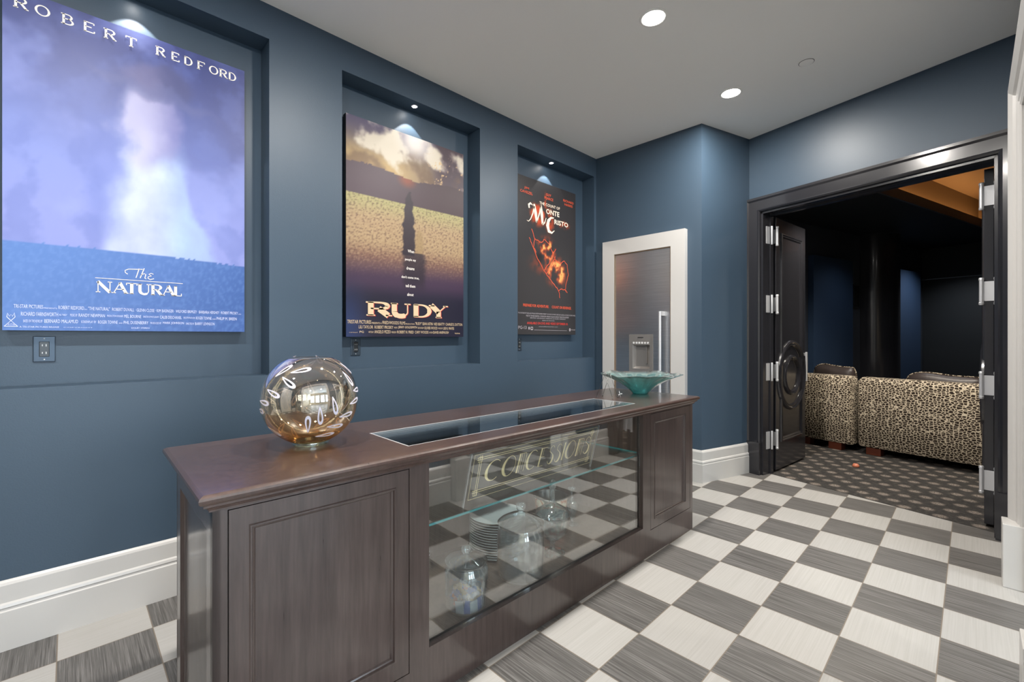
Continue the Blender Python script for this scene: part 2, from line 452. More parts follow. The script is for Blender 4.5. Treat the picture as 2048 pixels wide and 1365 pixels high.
# angled pier between the far wall and the double door
bm = B()
pp = [(4.0, 1.70), (3.999, 1.647), (4.647, 1.466), TH(.06, .245)[:2], (4.9, 1.75), (4.12, 1.75)]
f = bm.faces.new([bm.verts.new((x, y, 0)) for x, y in [(4.0, 1.7001), (4.0, 1.647), (4.647, 1.4665), (4.7, 1.6), (4.2, 1.7001)]])
r = bmesh.ops.extrude_face_region(bm, geom=[f])
for v in [g for g in r['geom'] if isinstance(g, bmesh.types.BMVert)]: v.co.z = ZC
struct(link('wall_corner', bm, 'navy_paint'))
bm = B()   # wall with the double door opening
DH = 2.435; S0, S1 = .113, 1.636
holed(bm, (-.045, 1.715, 0, ZC), [(S0, S1, -1, DH)], lambda a, b, d: TH(a, d, b), .12)
struct(link('wall_entrance', bm, 'navy_paint'))
OA = (-.85, 1.25); OB = (2.24, 3.44); OH = 2.44
bm = B()
holed(bm, (-2.4, 4.245, 0, ZC), [(*OA, -1, OH), (*OB, -1, OH)], lambda a, b, d: (a, YR - d, b), .13)
struct(link('wall_right', bm, 'navy_paint'))
bm = B(); box(bm, -2.1, -2.0, -.32 + .13, 2.9, 0, ZC); struct(link('wall_back', bm, 'navy_paint'))
# adjoining hall
bm = B()
box(bm, -2.4, -2.3, -5.2, YR - .13, 0, ZC); box(bm, 4.16, 4.26, -5.2, YR - .131, 0, ZC)
WN = [(-1.9, -.9), (-.5, .5), (.9, 1.9), (2.3, 3.3)]
holed(bm, (-2.3, 4.16, 0, ZC), [(a, b, .6, 2.5) for a, b in WN], lambda a, b, d: (a, -5.1 - d, b), .1)
struct(link('wall_hall', bm, 'cream_wall'))
for k, (a, b) in enumerate(WN):
    bm = B(); box(bm, a, b, -5.19, -5.18, .6, 2.5)
    w = struct(link('window_%d' % (k + 1), bm, 'window_glow'))
    bm = B(); holed(bm, (a - .07, b + .07, .53, 2.57), [(a + .02, (a + b) / 2 - .015, .62, 1.53), ((a + b) / 2 + .015, b - .02, .62, 1.53), (a + .02, (a + b) / 2 - .015, 1.57, 2.48), ((a + b) / 2 + .015, b - .02, 1.57, 2.48)], lambda x, z, d: (x, -5.07 - d, z), .025)
    link('window_frame', bm, 'cream_trim', w)

# ------------------------------------------------------------------ baseboards
BP = [(0, 0), (.026, 0), (.026, .158), (.022, .163), (.022, .170), (.025, .175), (.022, .186), (.015, .192), (.015, .262), (.010, .272), (.003, .28), (0, .28)]
def base(name, path):
    bm = B(); sweep(bm, path, BP); return struct(link(name, bm, 'cream_trim'))
base('baseboard_left', [(-2.0, YL), (XF, YL), (XF, 2.66)])
base('baseboard_far', [(XF, 1.765), (XF, 1.647), (4.647 - .006, 1.466 + .0017)])
base('baseboard_right', [(4.222, YR), (3.575, YR)])
base('baseboard_right_pier', [(2.10, YR), (1.39, YR)])
base('baseboard_back', [(-2.0, YR), (-2.0, .3)]); base('baseboard_back_2', [(-2.0, 1.75), (-2.0, YL)])

# cased openings of the right wall
CP = [(0, 0), (0, .018), (.012, .024), (.03, .024), (.04, .030), (.085, .034), (.095, .045), (.12, .060), (.135, .060), (.135, 0)]
def cased(name, x0, x1, h):
    bm = B()
    inn = [(x0, 0.), (x0, h), (x1, h), (x1, 0.)]
    def out(i, o):
        return [(x0 - o, 0.), (x0 - o, h + o), (x1 + o, h + o), (x1 + o, 0.)][i]
    rings = [[bm.verts.new((out(i, o)[0], YR + d, out(i, o)[1])) for o, d in CP] for i in range(4)]
    for a, b in zip(rings, rings[1:]):
        for k in range(len(CP) - 1): bm.faces.new((a[k], b[k], b[k + 1], a[k + 1]))
    bm.faces.new(rings[0]); bm.faces.new(rings[-1])
    # jamb liner
    box(bm, x0 - .001, x0 + .018, YR - .135, YR + .004, 0, h - .001); box(bm, x1 - .018, x1 + .001, YR - .135, YR + .004, 0, h - .001)
    box(bm, x0, x1, YR - .135, YR + .004, h - .018, h + .001)
    o = struct(link(name, bm, 'cream_trim'))
    for a, b in ((x0 - .138, x0 + .006), (x1 - .006, x1 + .138)):
        bm = B(); box(bm, a, b, YR, YR + .083, 0, .322, .004); link('plinth_block', bm, 'cream_trim', o)
    return o
cased('trim_1', *OA, OH); cased('trim_2', *OB, OH)

# ------------------------------------------------------------------ black casing of the double door
bm = B()
DCP = [(0, 0), (0, .02), (.012, .03), (.022, .026), (.10, .026), (.115, .036), (.135, .036), (.135, 0)]
def dpt(i, o):
    oo = min(o, .068) if i >= 2 else o
    return [(S0 - o, 0.), (S0 - o, DH + o), (S1 + oo, DH + o), (S1 + oo, 0.)][i]
rings = [[bm.verts.new(TH(dpt(i, o)[0], -d, dpt(i, o)[1])) for o, d in DCP] for i in range(4)]
for a, b in zip(rings, rings[1:]):
    for k in range(len(DCP) - 1): bm.faces.new((a[k], b[k], b[k + 1], a[k + 1]))
bm.faces.new(rings[0]); bm.faces.new(rings[-1])
# jamb lining with stop
def tbox(bm, s0, s1, n0, n1, z0, z1, bev=0.):
    vs = box(bm, s0, s1, n0, n1, z0, z1, 0)
    for v in vs: v.co = Vector(TH(v.co.x, v.co.y, v.co.z))
tbox(bm, S0 - .002, S0 + .02, -.003, .150, 0, DH); tbox(bm, S1 - .02, S1 + .002, -.003, .150, 0, DH); tbox(bm, S0, S1, -.003, .150, DH - .02, DH + .002)
tbox(bm, S0 + .02, S0 + .032, .10, .14, 0, DH - .02); tbox(bm, S1 - .032, S1 - .02, .10, .14, 0, DH - .02); tbox(bm, S0 + .02, S1 - .02, .10, .14, DH - .033, DH - .02)
dc = struct(link('trim_3', bm, 'black_gloss'))
for a, b in ((S0 - .142, S0 + .006), (S1 - .006, S1 + .073)):
    bm = B(); tbox(bm, a, b, -.042, .0, 0, .30); link('plinth_block', bm, 'black_gloss', dc)

# ------------------------------------------------------------------ double doors (leaf local: x along leaf from hinge, y thickness, z up)
def leaf(name, loc, rz, length, side, hz, hside):
    """side: +1 -> decorated face is at local -y ; hinge plates wrap the edge x=0"""
    root = bpy.data.objects.new(name, None); COL.objects.link(root); root['kind'] = 'structure'
    root.location = loc; root.rotation_euler = (0, 0, rz)
    H = 2.405; T = .045
    bm = B(); box(bm, 0, length, -T / 2, T / 2, .02, H, .002); link('door_panel', bm, 'black_gloss', root)
    for sg in (-1, 1):
        y0 = sg * T / 2
        bm = B()
        a0, a1, b0, b1 = .105, length - .105, .27, H - .13
        def F(a, b, d): return (a, y0 + sg * d, b)
        # raised frame moulding
        prev = None
        for ins, d in ((0, 0), (0.004, .010), (.016, .014), (.026, .008), (.034, .010), (.046, 0)):
            c = [bm.verts.new(F(a, b, d)) for a, b in ((a0 + ins, b0 + ins), (a1 - ins, b0 + ins), (a1 - ins, b1 - ins), (a0 + ins, b1 - ins))]
            if prev:
                for k in range(4): bm.faces.new((prev[k], prev[(k + 1) % 4], c[(k + 1) % 4], c[k]))
            prev = c
        link('frame_moulding', bm, 'black_gloss', root, True, 40)
        for (ro, ri) in ((.345, .285), (.20, .15)):
            bm = B(); cx, cz = length / 2, .90; seg = 56; prof = [(ro, 0), (ro - .004, .014), (ro - .02, .022), (ro - .034, .012), (ri + .012, .016), (ri, .004), (ri, 0)]
            lo, hi = .02, length - .02
            rg = [[bm.verts.new((min(max(cx + r_ * math.cos(2 * PI * i / seg), lo), hi), y0 + sg * d, cz + r_ * math.sin(2 * PI * i / seg))) for r_, d in prof] for i in range(seg)]
            for i in range(seg):
                a, b = rg[i], rg[(i + 1) % seg]
                for k in range(len(prof) - 1): bm.faces.new((a[k], b[k], b[k + 1], a[k + 1]))
            link('ring_moulding', bm, 'black_gloss', root, True, 40)
    for z in hz:      # double acting spring hinges
        bm = B(); box(bm, -.004, .0005, -T / 2 - .004, T / 2 + .004, z - .066, z + .066, .001)
        hg = link('hinge', bm, 'hinge_steel', root)
        for yy in (-T / 2 - .012, T / 2 + .012):
            bm = B(); lathe(bm, [(0, z - .092), (.011, z - .092), (.0135, z - .088), (.0135, z - .076), (.0115, z - .074), (.0115, z + .074), (.0135, z + .076), (.0135, z + .088), (.011, z + .092), (0, z + .092)], 16, -.006, yy)
            link('hinge_barrel', bm, 'hinge_steel', hg, True, 40)
        yy = hside * (T / 2 + .012)
        if name == 'door_1':
            W2L = (Matrix.Translation(loc) @ Matrix.Rotation(rz, 4, 'Z')).inverted()
            bm = B(); tbox(bm, .1335, .1375, .045, .145, z - .08, z + .08); bm.transform(W2L); link('jamb_plate', bm, 'hinge_steel', hg)
            q_ = TH(.146, .115); bm = B(); lathe(bm, [(0, z - .086), (.009, z - .086), (.0105, z - .08), (.0105, z + .08), (.009, z + .086), (0, z + .086)], 12, q_[0], q_[1]); bm.transform(W2L); link('jamb_barrel', bm, 'hinge_steel', hg, True, 40)
        else:
            bm = B(); box(bm, -.010, -.006, *sorted((yy + hside * .008, yy + hside * .030)), z - .08, z + .08, .001)
            link('jamb_plate', bm, 'hinge_steel', hg)
    return root
HZ = (.315, .952, 1.584, 2.225)
d1 = leaf('door_1', (4.806, 1.306, 0), R(-5.6), .745, 1, HZ, 1)
bm = B(); box(bm, .747, .752, -.012, .012, .95, 1.15, .001); link('edge_bolt', bm, 'hinge_steel', d1)
bm = B(); box(bm, .7, .73, -.05, -.036, .82, 1.12, .003); box(bm, .7, .73, -.036, -.022, .83, .86); box(bm, .7, .73, -.036, -.022, 1.08, 1.11)
link('pull_handle', bm, 'hinge_steel', d1)
d2 = leaf('door_2', (4.440, -.078, 0), R(-2.2), .745, -1, HZ, -1)

# ------------------------------------------------------------------ theatre beyond the doors
bm = B()
SW = -.6
holed(bm, (.12, 5.95, 0, 3.4), [], lambda n, z, d: TH(SW - d, n, z), .1)
struct(link('wall_theatre_left', bm, 'theatre_paint'))
bm = B(); holed(bm, (SW - .1, 4.3, 0, 2.24), [], lambda s, z, d: TH(s, 5.80 + d, z), .1)
holed(bm, (SW - .1, 4.3, 2.25, 3.4), [], lambda s, z, d: TH(s, 5.785 + d, z), .115)
struct(link('wall_theatre_front', bm, 'screen_wall'))
bm = B(); holed(bm, (.12, 5.95, 0, 3.4), [], lambda n, z, d: TH(4.2 + d, n, z), .1)
struct(link('wall_theatre_right', bm, 'theatre_paint'))
bm = B(); holed(bm, (SW - .1, -.05, 0, 3.4), [], lambda s, z, d: TH(s, .121 + d, z), .028); holed(bm, (1.72, 4.3, 0, 3.4), [], lambda s, z, d: TH(s, .121 + d, z), .028)
holed(bm, (-.05, 1.72, 2.46, 3.4), [], lambda s, z, d: TH(s, .121 + d, z), .028)
struct(link('wall_theatre_back', bm, 'theatre_paint'))
bm = B()
holed(bm, (SW, 4.2, .18, 5.8), [(.45, 3.4, 1.25, 5.0)], lambda s, n, d: TH(s, n, 2.75 + d), .09)
struct(link('ceiling_theatre_soffit', bm, 'theatre_ceiling'))
bm = B(); holed(bm, (SW, 4.2, .18, 5.8), [], lambda s, n, d: TH(s, n, 3.30 + d), .09); box(bm, 0, 0, 0, 0, 0, 0)
struct(link('ceiling_theatre_tray', bm, 'tray_ceiling'))
bm = B()   # inner face of tray, set back behind the lip
for (s0, s1, n0, n1) in ((.20, .22, 1.0, 5.25), (3.63, 3.65, 1.0, 5.25), (.20, 3.65, 1.0, 1.02), (.20, 3.65, 5.23, 5.25)): tbox(bm, s0, s1, n0, n1, 2.84, 3.30)
struct(link('trim_4', bm, 'tray_ceiling'))
bm = B()
for (s0, s1, n0, n1) in ((.45, .47, 1.25, 5.0), (3.38, 3.40, 1.25, 5.0), (.47, 3.38, 1.25, 1.27), (.47, 3.38, 4.98, 5.0)): tbox(bm, s0, s1, n0, n1, 2.742, 2.85)
struct(link('trim_5', bm, 'theatre_paint'))
bm = B()
for (s0, s1, n0, n1) in ((.26, .30, 1.2, 5.1),): tbox(bm, s0, s1, n0, n1, 2.842, 2.852)
tag(link('light_strip', bm, 'cove_glow'), 'orange glowing cove light strip along the theatre ceiling tray', 'light strip')
bm = B(); tbox(bm, .47, .60, 2.2, 5.0, 3.10, 3.14)
def acoustic(n0, n1, lab):
    bm = B(); tbox(bm, SW + .002, SW + .07, n0, n1, .35, 2.34)
    t = thing('acoustic_panel', lab, 'acoustic panel', TH(SW, (n0 + n1) / 2, .35), 0, 'acoustic panels on the theatre side wall')
    o = link('fabric_face', bm, 'acoustic_blue', t); o.matrix_parent_inverse = Matrix.Translation(-Vector(TH(SW, (n0 + n1) / 2, .35)))
acoustic(2.22, 3.25, 'tall dark blue fabric wall panel nearest the open door leaf')
acoustic(4.50, 5.52, 'tall blue fabric wall panel between the dark column and the theatre front')
bm = B(); c = TH(SW + .05, 3.92); lathe(bm, [(.30, 0), (.30, 2.75)], 40, c[0], c[1])
struct(link('trim_6', bm, 'black_gloss', None, True))
t = thing('wall_speaker', 'small dark rectangular speaker on the theatre wall beside the column', 'speaker', TH(SW, 3.44, 1.7))
bm = B(); tbox(bm, SW, SW + .03, 3.36, 3.55, 1.70, 2.03); o = link('speaker_box', bm, 'black_plastic', t); o.matrix_parent_inverse = Matrix.Translation(-Vector(TH(SW, 3.44, 1.7)))
bm = B(); tbox(bm, SW + .03, SW + .033, 3.38, 3.53, 1.72, 2.01); o = link('speaker_grille', bm, 'black_matte', t); o.matrix_parent_inverse = Matrix.Translation(-Vector(TH(SW, 3.44, 1.7)))

def rbox(name, mat, parent, x0, x1, y0, y1, z0, z1, bev=.03, seg=3, puff=0., smooth=True):
    bm = B(); vs = box(bm, x0, x1, y0, y1, z0, z1)
    bmesh.ops.bevel(bm, geom=bm.edges[:], offset=bev, segments=seg, affect='EDGES', profile=.5)
    if puff:
        bmesh.ops.subdivide_edges(bm, edges=[e for e in bm.edges if e.calc_length() > .15], cuts=6, use_grid_fill=True)
        cx, cy, cz = (x0 + x1) / 2, (y0 + y1) / 2, (z0 + z1) / 2; hx, hy, hz = (x1 - x0) / 2, (y1 - y0) / 2, (z1 - z0) / 2
        for v in bm.verts:
            a, b, c_ = (v.co.x - cx) / hx, (v.co.y - cy) / hy, (v.co.z - cz) / hz
            k = 1 + puff * (1 - a * a) * (1 - c_ * c_)
            v.co.y = cy + (v.co.y - cy) * k
    return link(name, bm, mat, parent, smooth, 50)
def sofa(lab, s0, w, n0, depth, h, rz_extra=0., aw=.2):
    p = TH(s0, n0)
    # local: x along s, y along n
    t = thing('sofa', lab, 'sofa', (p[0], p[1], 0), 0, None)
    t.rotation_euler = (0, 0, A15 + rz_extra)
    # body
    bm = B()
    # back with rolled top : profile in (y,z) swept in x
    pr = [(.02, .085), (0, .12), (-.008, .45), (.0, h - .05), (.02, h - .015), (.06, h), (.17, h), (.22, h - .04), (.25, h - .2), (.27, .45), (.27, .085)]
    xs = [0, .015, .03, w / 2, w - .03, w - .015, w]; ins = [.03, .008, 0, 0, 0, .008, .03]
    rg = []
    for x, i_ in zip(xs, ins):
        rg.append([bm.verts.new((x, y + (i_ if y < .1 else -i_), z - (i_ if z > h - .1 else 0))) for y, z in pr])
    for a, b in zip(rg, rg[1:]):
        for k in range(len(pr)): kk = (k + 1) % len(pr); bm.faces.new((a[k], b[k], b[kk], a[kk]))
    bm.faces.new(rg[0]); bm.faces.new(rg[-1])
    link('sofa_back', bm, 'animal_print', t, True, 45)
    for x0 in (0, w - aw):
        rbox('sofa_arm', 'animal_print', t, x0 + .004, x0 + aw - .004, .20, depth, .085, h - .06 if h > .7 else .62, .05)
    rbox('seat_base', 'animal_print', t, aw, w - aw, .25, depth - .03, .085, .30, .02)
    rbox('seat_cushion', 'animal_print', t, aw + .01, w - aw - .01, .28, depth, .305, .46, .05)
    for x in (.10, w - .20):
        for y in (.06, depth - .14):
            bm = B(); box(bm, x - .03, x + .10, y - .03, y + .07, 0, .088, .006)
            link('leg', bm, 'sofa_foot', t)
    return t
sofa('animal print sofa seen from behind, nearer the right door leaf', .17, 1.75, 1.685, .95, .835, R(2.2))
sofa('animal print sofa seen from behind, half hidden by the left door leaf', -.50, .625, 1.64, .95, .84, 0, .07)
def pillow(lab, s, n, z, w, h, tilt):
    t = thing('throw_pillow', lab, 'pillow', TH(s, n, z)); t.rotation_euler = (R(-tilt), 0, A15)
    bm = B(); N = 14
    def P(u, v, sg):
        x = (u - .5) * w; zz = v * h; e = (max(0, (1 - (2 * u - 1) ** 4) * (1 - (2 * v - 1) ** 4))) ** .5
        q_ = 1 - .13 * (abs(2 * u - 1) ** 3) * (abs(2 * v - 1) ** 3); x *= q_; zz = h / 2 + (zz - h / 2) * q_; zz += .012 * math.sin(u * 7) * v
        return (x, sg * .07 * e, zz)
    for sg in (-1, 1):
        g = [[bm.verts.new(P(i / N, j / N, sg)) for i in range(N + 1)] for j in range(N + 1)]
        for j in range(N):
            for i in range(N): bm.faces.new((g[j][i], g[j][i + 1], g[j + 1][i + 1], g[j + 1][i]))
    bmesh.ops.remove_doubles(bm, verts=bm.verts, dist=.0005)
    link('pillow_body', bm, 'leather', t, True)
    bm = B(); pts = [P(i / N, 0, 1) for i in range(N + 1)] + [P(1, i / N, 1) for i in range(1, N + 1)] + [P(1 - i / N, 1, 1) for i in range(1, N + 1)] + [P(0, 1 - i / N, 1) for i in range(1, N)]
    tube(bm, pts + [pts[0]], .007, 6); link('piping', bm, 'animal_print', t, True)
pillow('dark leather pillow with patterned piping leaning on the back of the right sofa', .78, 2.06, .47, .62, .43, -4)
pillow('dark leather pillow with patterned piping on the sofa by the left door leaf', -.19, 2.02, .47, .46, .47, -4)
bm = B(); lathe(bm, [(0, 0), (.028, 0), (.03, .012), (.02, .03), (0, .034)], 14, *TH(.42, 1.06)[:2])
tag(link('doorstop', bm, 'copper', None, True), 'small copper coloured door stop on the carpet under the open leaf', 'doorstop')

# ------------------------------------------------------------------ posters
def fb(x, y, s=0.): return noise.fractal(Vector((x, y, s)), 1., 2.1, 5)
def mixc(a, b, t): t = max(0, min(1, t)); return tuple(p + (q - p) * t for p, q in zip(a, b))
def sm(a, b, x): t = max(0, min(1, (x - a) / (b - a))); return t * t * (3 - 2 * t)
def blob(u, v, cu_, cv_, ru, rv, soft=.5):
    d = math.sqrt(((u - cu_) / ru) ** 2 + ((v - cv_) / rv) ** 2); return 1 - sm(1 - soft, 1 + soft, d)
def art1(u, v):
    n = fb(u * 2.2, v * 3.2, 1.); n2 = fb(u * 8, v * 10, 5.)
    c = mixc((128, 146, 214), (64, 74, 136), sm(.45, 1.05, v + .25 * u + .12 * n))
    c = mixc(c, (150, 158, 222), sm(.75, .3, v) * .85); c = mixc(c, (100, 116, 186), .35 * sm(-.1, .5, n2))
    c = mixc(c, (160, 172, 236), .45 * sm(0, .45, n))
    # pale cumulus tower over the horizon with a rose top and a slate bank above it
    wx = .07 * fb(u * 3.2, v * 3.2, 21.) + .03 * n2; wy = .07 * fb(u * 3.2, v * 3.2, 31.) + .02 * n2
    uu, vv = u + wx, v + wy
    k = sm(.25, .62, vv); cu_ = .60 - .04 * k; w = .235 - .10 * k
    m = sm(w + .04, w - .03, abs(uu - cu_)) * sm(.70, .56, vv)
    c = mixc(c, mixc((212, 222, 246), (176, 202, 236), sm(.52, .72, u)), m * (.72 + .35 * n2))
    m = blob(uu, vv, .53, .69, .13, .12, .30); c = mixc(c, mixc((206, 200, 228), (134, 132, 186), sm(.47, .66, uu)), m * .75)
    m = blob(uu, vv, .575, .845, .16, .07, .35); c = mixc(c, mixc((112, 108, 152), (72, 76, 126), sm(.47, .64, uu)), m * .75)
    m = blob(uu, vv + .10 * (uu - .55), .56, .79, .26, .026, .5); c = mixc(c, (98, 104, 156), m * .55)
    m = blob(uu, vv, .37, .50, .09, .15, .6); c = mixc(c, (112, 128, 200), m * .45)
    hz = .262 - .018 * (u - .2) ** 2 + .004 * noise.noise(Vector((u * 160, 0, 0)))
    if v < hz:
        g = fb(u * 60, v * 60, 2.); c = mixc((92, 132, 202), (62, 98, 168), sm(0, 1, u * .7 + (hz - v) * 1.2)); c = mixc(c, (120, 156, 220), .3 * sm(-.2, .6, g))
    return c
def art2(u, v):
    n = fb(u * 3.2, v * 4.5, 3.); n2 = fb(u * 9, v * 12, 7.)
    if v > .79 + .012 * math.sin(u * 9) + .004 * n2:
        c = mixc((150, 130, 110), (96, 88, 118), sm(.84, 1., v)); c = mixc(c, (84, 66, 78), sm(.62, .8, u))
        c = mixc(c, (214, 180, 120), sm(.92, .80, v) * sm(.75, .3, u))
        c = mixc(c, (246, 234, 214), sm(.02, .35, n + .35 * blob(u, v, .38, .9, .28, .05, .6)))
        c = mixc(c, (120, 92, 70), sm(.05, .45, -n) * .7)
        c = mixc(c, (252, 244, 238), blob(u, v, .54, .965, .12, .06, .8))
        e = abs(fb(u * 6, v * 8, 11.)); c = mixc(c, (244, 206, 150), sm(.035, .0, e) * sm(.55, .75, u) * sm(.98, .88, v))
    elif v > .655: c = mixc((92, 74, 86), (74, 54, 62), sm(.2, 1, u)); c = mixc(c, (178, 84, 52), blob(u, v, .47, .775, .06, .03, .8) * .7)
    else:
        g = fb(u * 60, v * 120, 9.)
        c = mixc((196, 166, 128), (188, 182, 124), sm(.54, .655, v)); c = mixc(c, (150, 112, 96), sm(.46, .36, v)); c = mixc(c, (78, 58, 84), sm(.40, .27, v))
        c = mixc(c, (38, 36, 58), sm(.27, .17, v))
        c = mixc(c, (224, 196, 150), .45 * sm(.0, .5, g) * sm(.26, .42, v)); c = mixc(c, (96, 70, 66), .5 * sm(.05, .5, -g) * sm(.28, .4, v))
        c = mixc(c, (54, 84, 150), .6 * sm(.22, 0., u) * sm(.32, .05, v))  # blue reflection on the poster's lower left, painted into the print
    # plain dark tapering post with its long shadow
    e_ = .016 * fb(v * 30, 0, 3.)
    if .40 < v < .72: w = .050 * (1 - .35 * sm(.52, .66, v) - .5 * sm(.66, .72, v)); c = mixc(c, (52, 42, 54), sm(w + .006, w - .004, abs(u - .485 + e_)) * .95)
    if .405 < v < .535: c = mixc(c, (178, 150, 108), blob(u, v, .575, .465, .035, .075, .2) * .7)
    if .22 < v <= .42: c = mixc(c, (46, 38, 52), sm(.12, .07, abs(u - .53 + e_)) * sm(.2, .3, v) * .75)
    return c
def art3(u, v):
    n = fb(u * 4, v * 6, 4.); n2 = fb(u * 14, v * 20, 8.)
    c = (48, 46, 48)
    f1 = blob(u, v, .46, .555, .15, .085, .5); f2 = blob(u, v, .64, .42, .17, .095, .5); f3 = blob(u, v, .48, .46, .22, .06, .7)
    k = max(f1, f2 * .95, f3 * .6); k *= sm(-.55, .35, n2 + n)
    c = mixc(c, (206, 74, 40), k * .9); c = mixc(c, (246, 176, 100), sm(.5, .95, k) * sm(0, .4, n + n2) )
    # glow round the title
    g = max(blob(u, v, .33, .78, .13, .07, .4), blob(u, v, .52, .745, .07, .06, .5), blob(u, v, .78, .755, .09, .025, .5) * .8, blob(u, v, .45, .86, .02, .06, .8), blob(u, v, .52, .82, .10, .02, .6) * .7)
    c = mixc(c, (214, 74, 34), g * sm(-.5, .25, n2) * .85)
    c = mixc(c, (24, 22, 24), blob(u, v, .35, .50, .05, .03, .6) * .8)
    return c
def poster(nm, x0, x1, z0, z1, art, nx, nz, lab, text, gain=1., cat='poster'):
    yb = YL + ND - .012; yf = 2.838
    t = thing('movie_poster', lab, cat, ((x0 + x1) / 2, yf, z0), 0, 'posters in the wall niches')
    inv = Matrix.Translation(-Vector(((x0 + x1) / 2, yf, z0)))
    bm = B(); box(bm, x0, x1, yf + .002, yf + .042, z0, z1); o = link('canvas_panel', bm, 'poster_edge', t); o.matrix_parent_inverse = inv
    for zz in (z0 + .3, z1 - .3): bm = B(); box(bm, x0 + .1, x1 - .1, yf + .042, YL + ND, zz, zz + .04); o = link('hanging_cleat', bm, 'poster_edge', t); o.matrix_parent_inverse = inv
    bm = B(); lay = bm.verts.layers.float_color.new('Col')
    G = [[bm.verts.new((x0 + (x1 - x0) * i / nx, yf + .0012, z0 + (z1 - z0) * j / nz)) for i in range(nx + 1)] for j in range(nz + 1)]
    for j in range(nz + 1):
        for i in range(nx + 1):
            c = art(i / nx, j / nz); G[j][i][lay] = (lin(max(0, c[0])) * gain, lin(max(0, c[1])) * gain, lin(max(0, c[2])) * gain, 1)
    for j in range(nz):
        for i in range(nx): bm.faces.new((G[j][i], G[j][i + 1], G[j + 1][i + 1], G[j + 1][i]))
    mt = NT('print_' + nm); at = mt.n('ShaderNodeVertexColor'); at.layer_name = 'Col'
    w = mt.noise(mt.coord(), 900., 1.)
    mt.bsdf(at.outputs[0], .42, spec=.45, normal=mt.bump(w, .12, .001))
    o = link('printed_picture', bm, mt.m, t); o.matrix_parent_inverse = inv
    for name, mat, fn in text:
        bm = B(); fn(bm, lambda x, z, k=0.: (x, yf - .0006 - k, z)); o = link(name, bm, mat, t); o.matrix_parent_inverse = inv
plain('print_white', rgb(236, 230, 224), .5); plain('print_lilac', rgb(206, 214, 244), .5); plain('print_cream', rgb(214, 190, 156), .5)
plain('print_red', rgb(205, 60, 50), .5); plain('print_orange', rgb(226, 92, 60), .5); plain('print_glow', rgb(255, 236, 214), .5); plain('print_grey', rgb(176, 170, 176), .5)

def rr_name(bm, f):
    ws = 'ROBERT'; x = -.165 - .008
    cx = [-.163, -.079, .013, .096, .176, .262]   # letter centres measured on the wall
    for ch, c in zip(ws, [-.150, -.084, -.003, .068, .140, .218]): serif(bm, ch, c - .024, c + .024, 2.690, 2.735, f, .0042, .0022)
    for ch, c in zip('REDFORD', [.332, .394, .448, .505, .562, .607, .650]): serif(bm, ch, c - .021, c + .021, 2.695, 2.737, f, .0042, .0022)
def nat_title(bm, f):
    xs = [.088, .158, .208, .258, .318, .372, .424]
    for ch, a, b in zip('NATURAL', [.088, .146, .196, .240, .292, .336, .386], [.150, .208, .244, .296, .342, .394, .424]):
        serif(bm, ch, a, b, 1.487, 1.538, f, .0062, .0018)
    ribbon(bm, [(.088, 1.553), (.425, 1.553)], .0012, f)
    # handwritten 'The'
    ribbon(bm, [(.205, 1.581), (.196, 1.588), (.195, 1.598), (.208, 1.606), (.235, 1.608), (.262, 1.610)], .0016, f)
    ribbon(bm, [(.248, 1.612), (.240, 1.580), (.236, 1.566)], .0018, f)
    ribbon(bm, [(.268, 1.616), (.258, 1.585), (.252, 1.566)], .0018, f); ribbon(bm, [(.256, 1.582), (.268, 1.590), (.274, 1.586), (.270, 1.567), (.276, 1.564)], .0016, f)
    ribbon(bm, [(.304, 1.590), (.294, 1.594), (.286, 1.588), (.296, 1.580), (.284, 1.576), (.282, 1.568), (.292, 1.562), (.306, 1.568)], .0016, f)
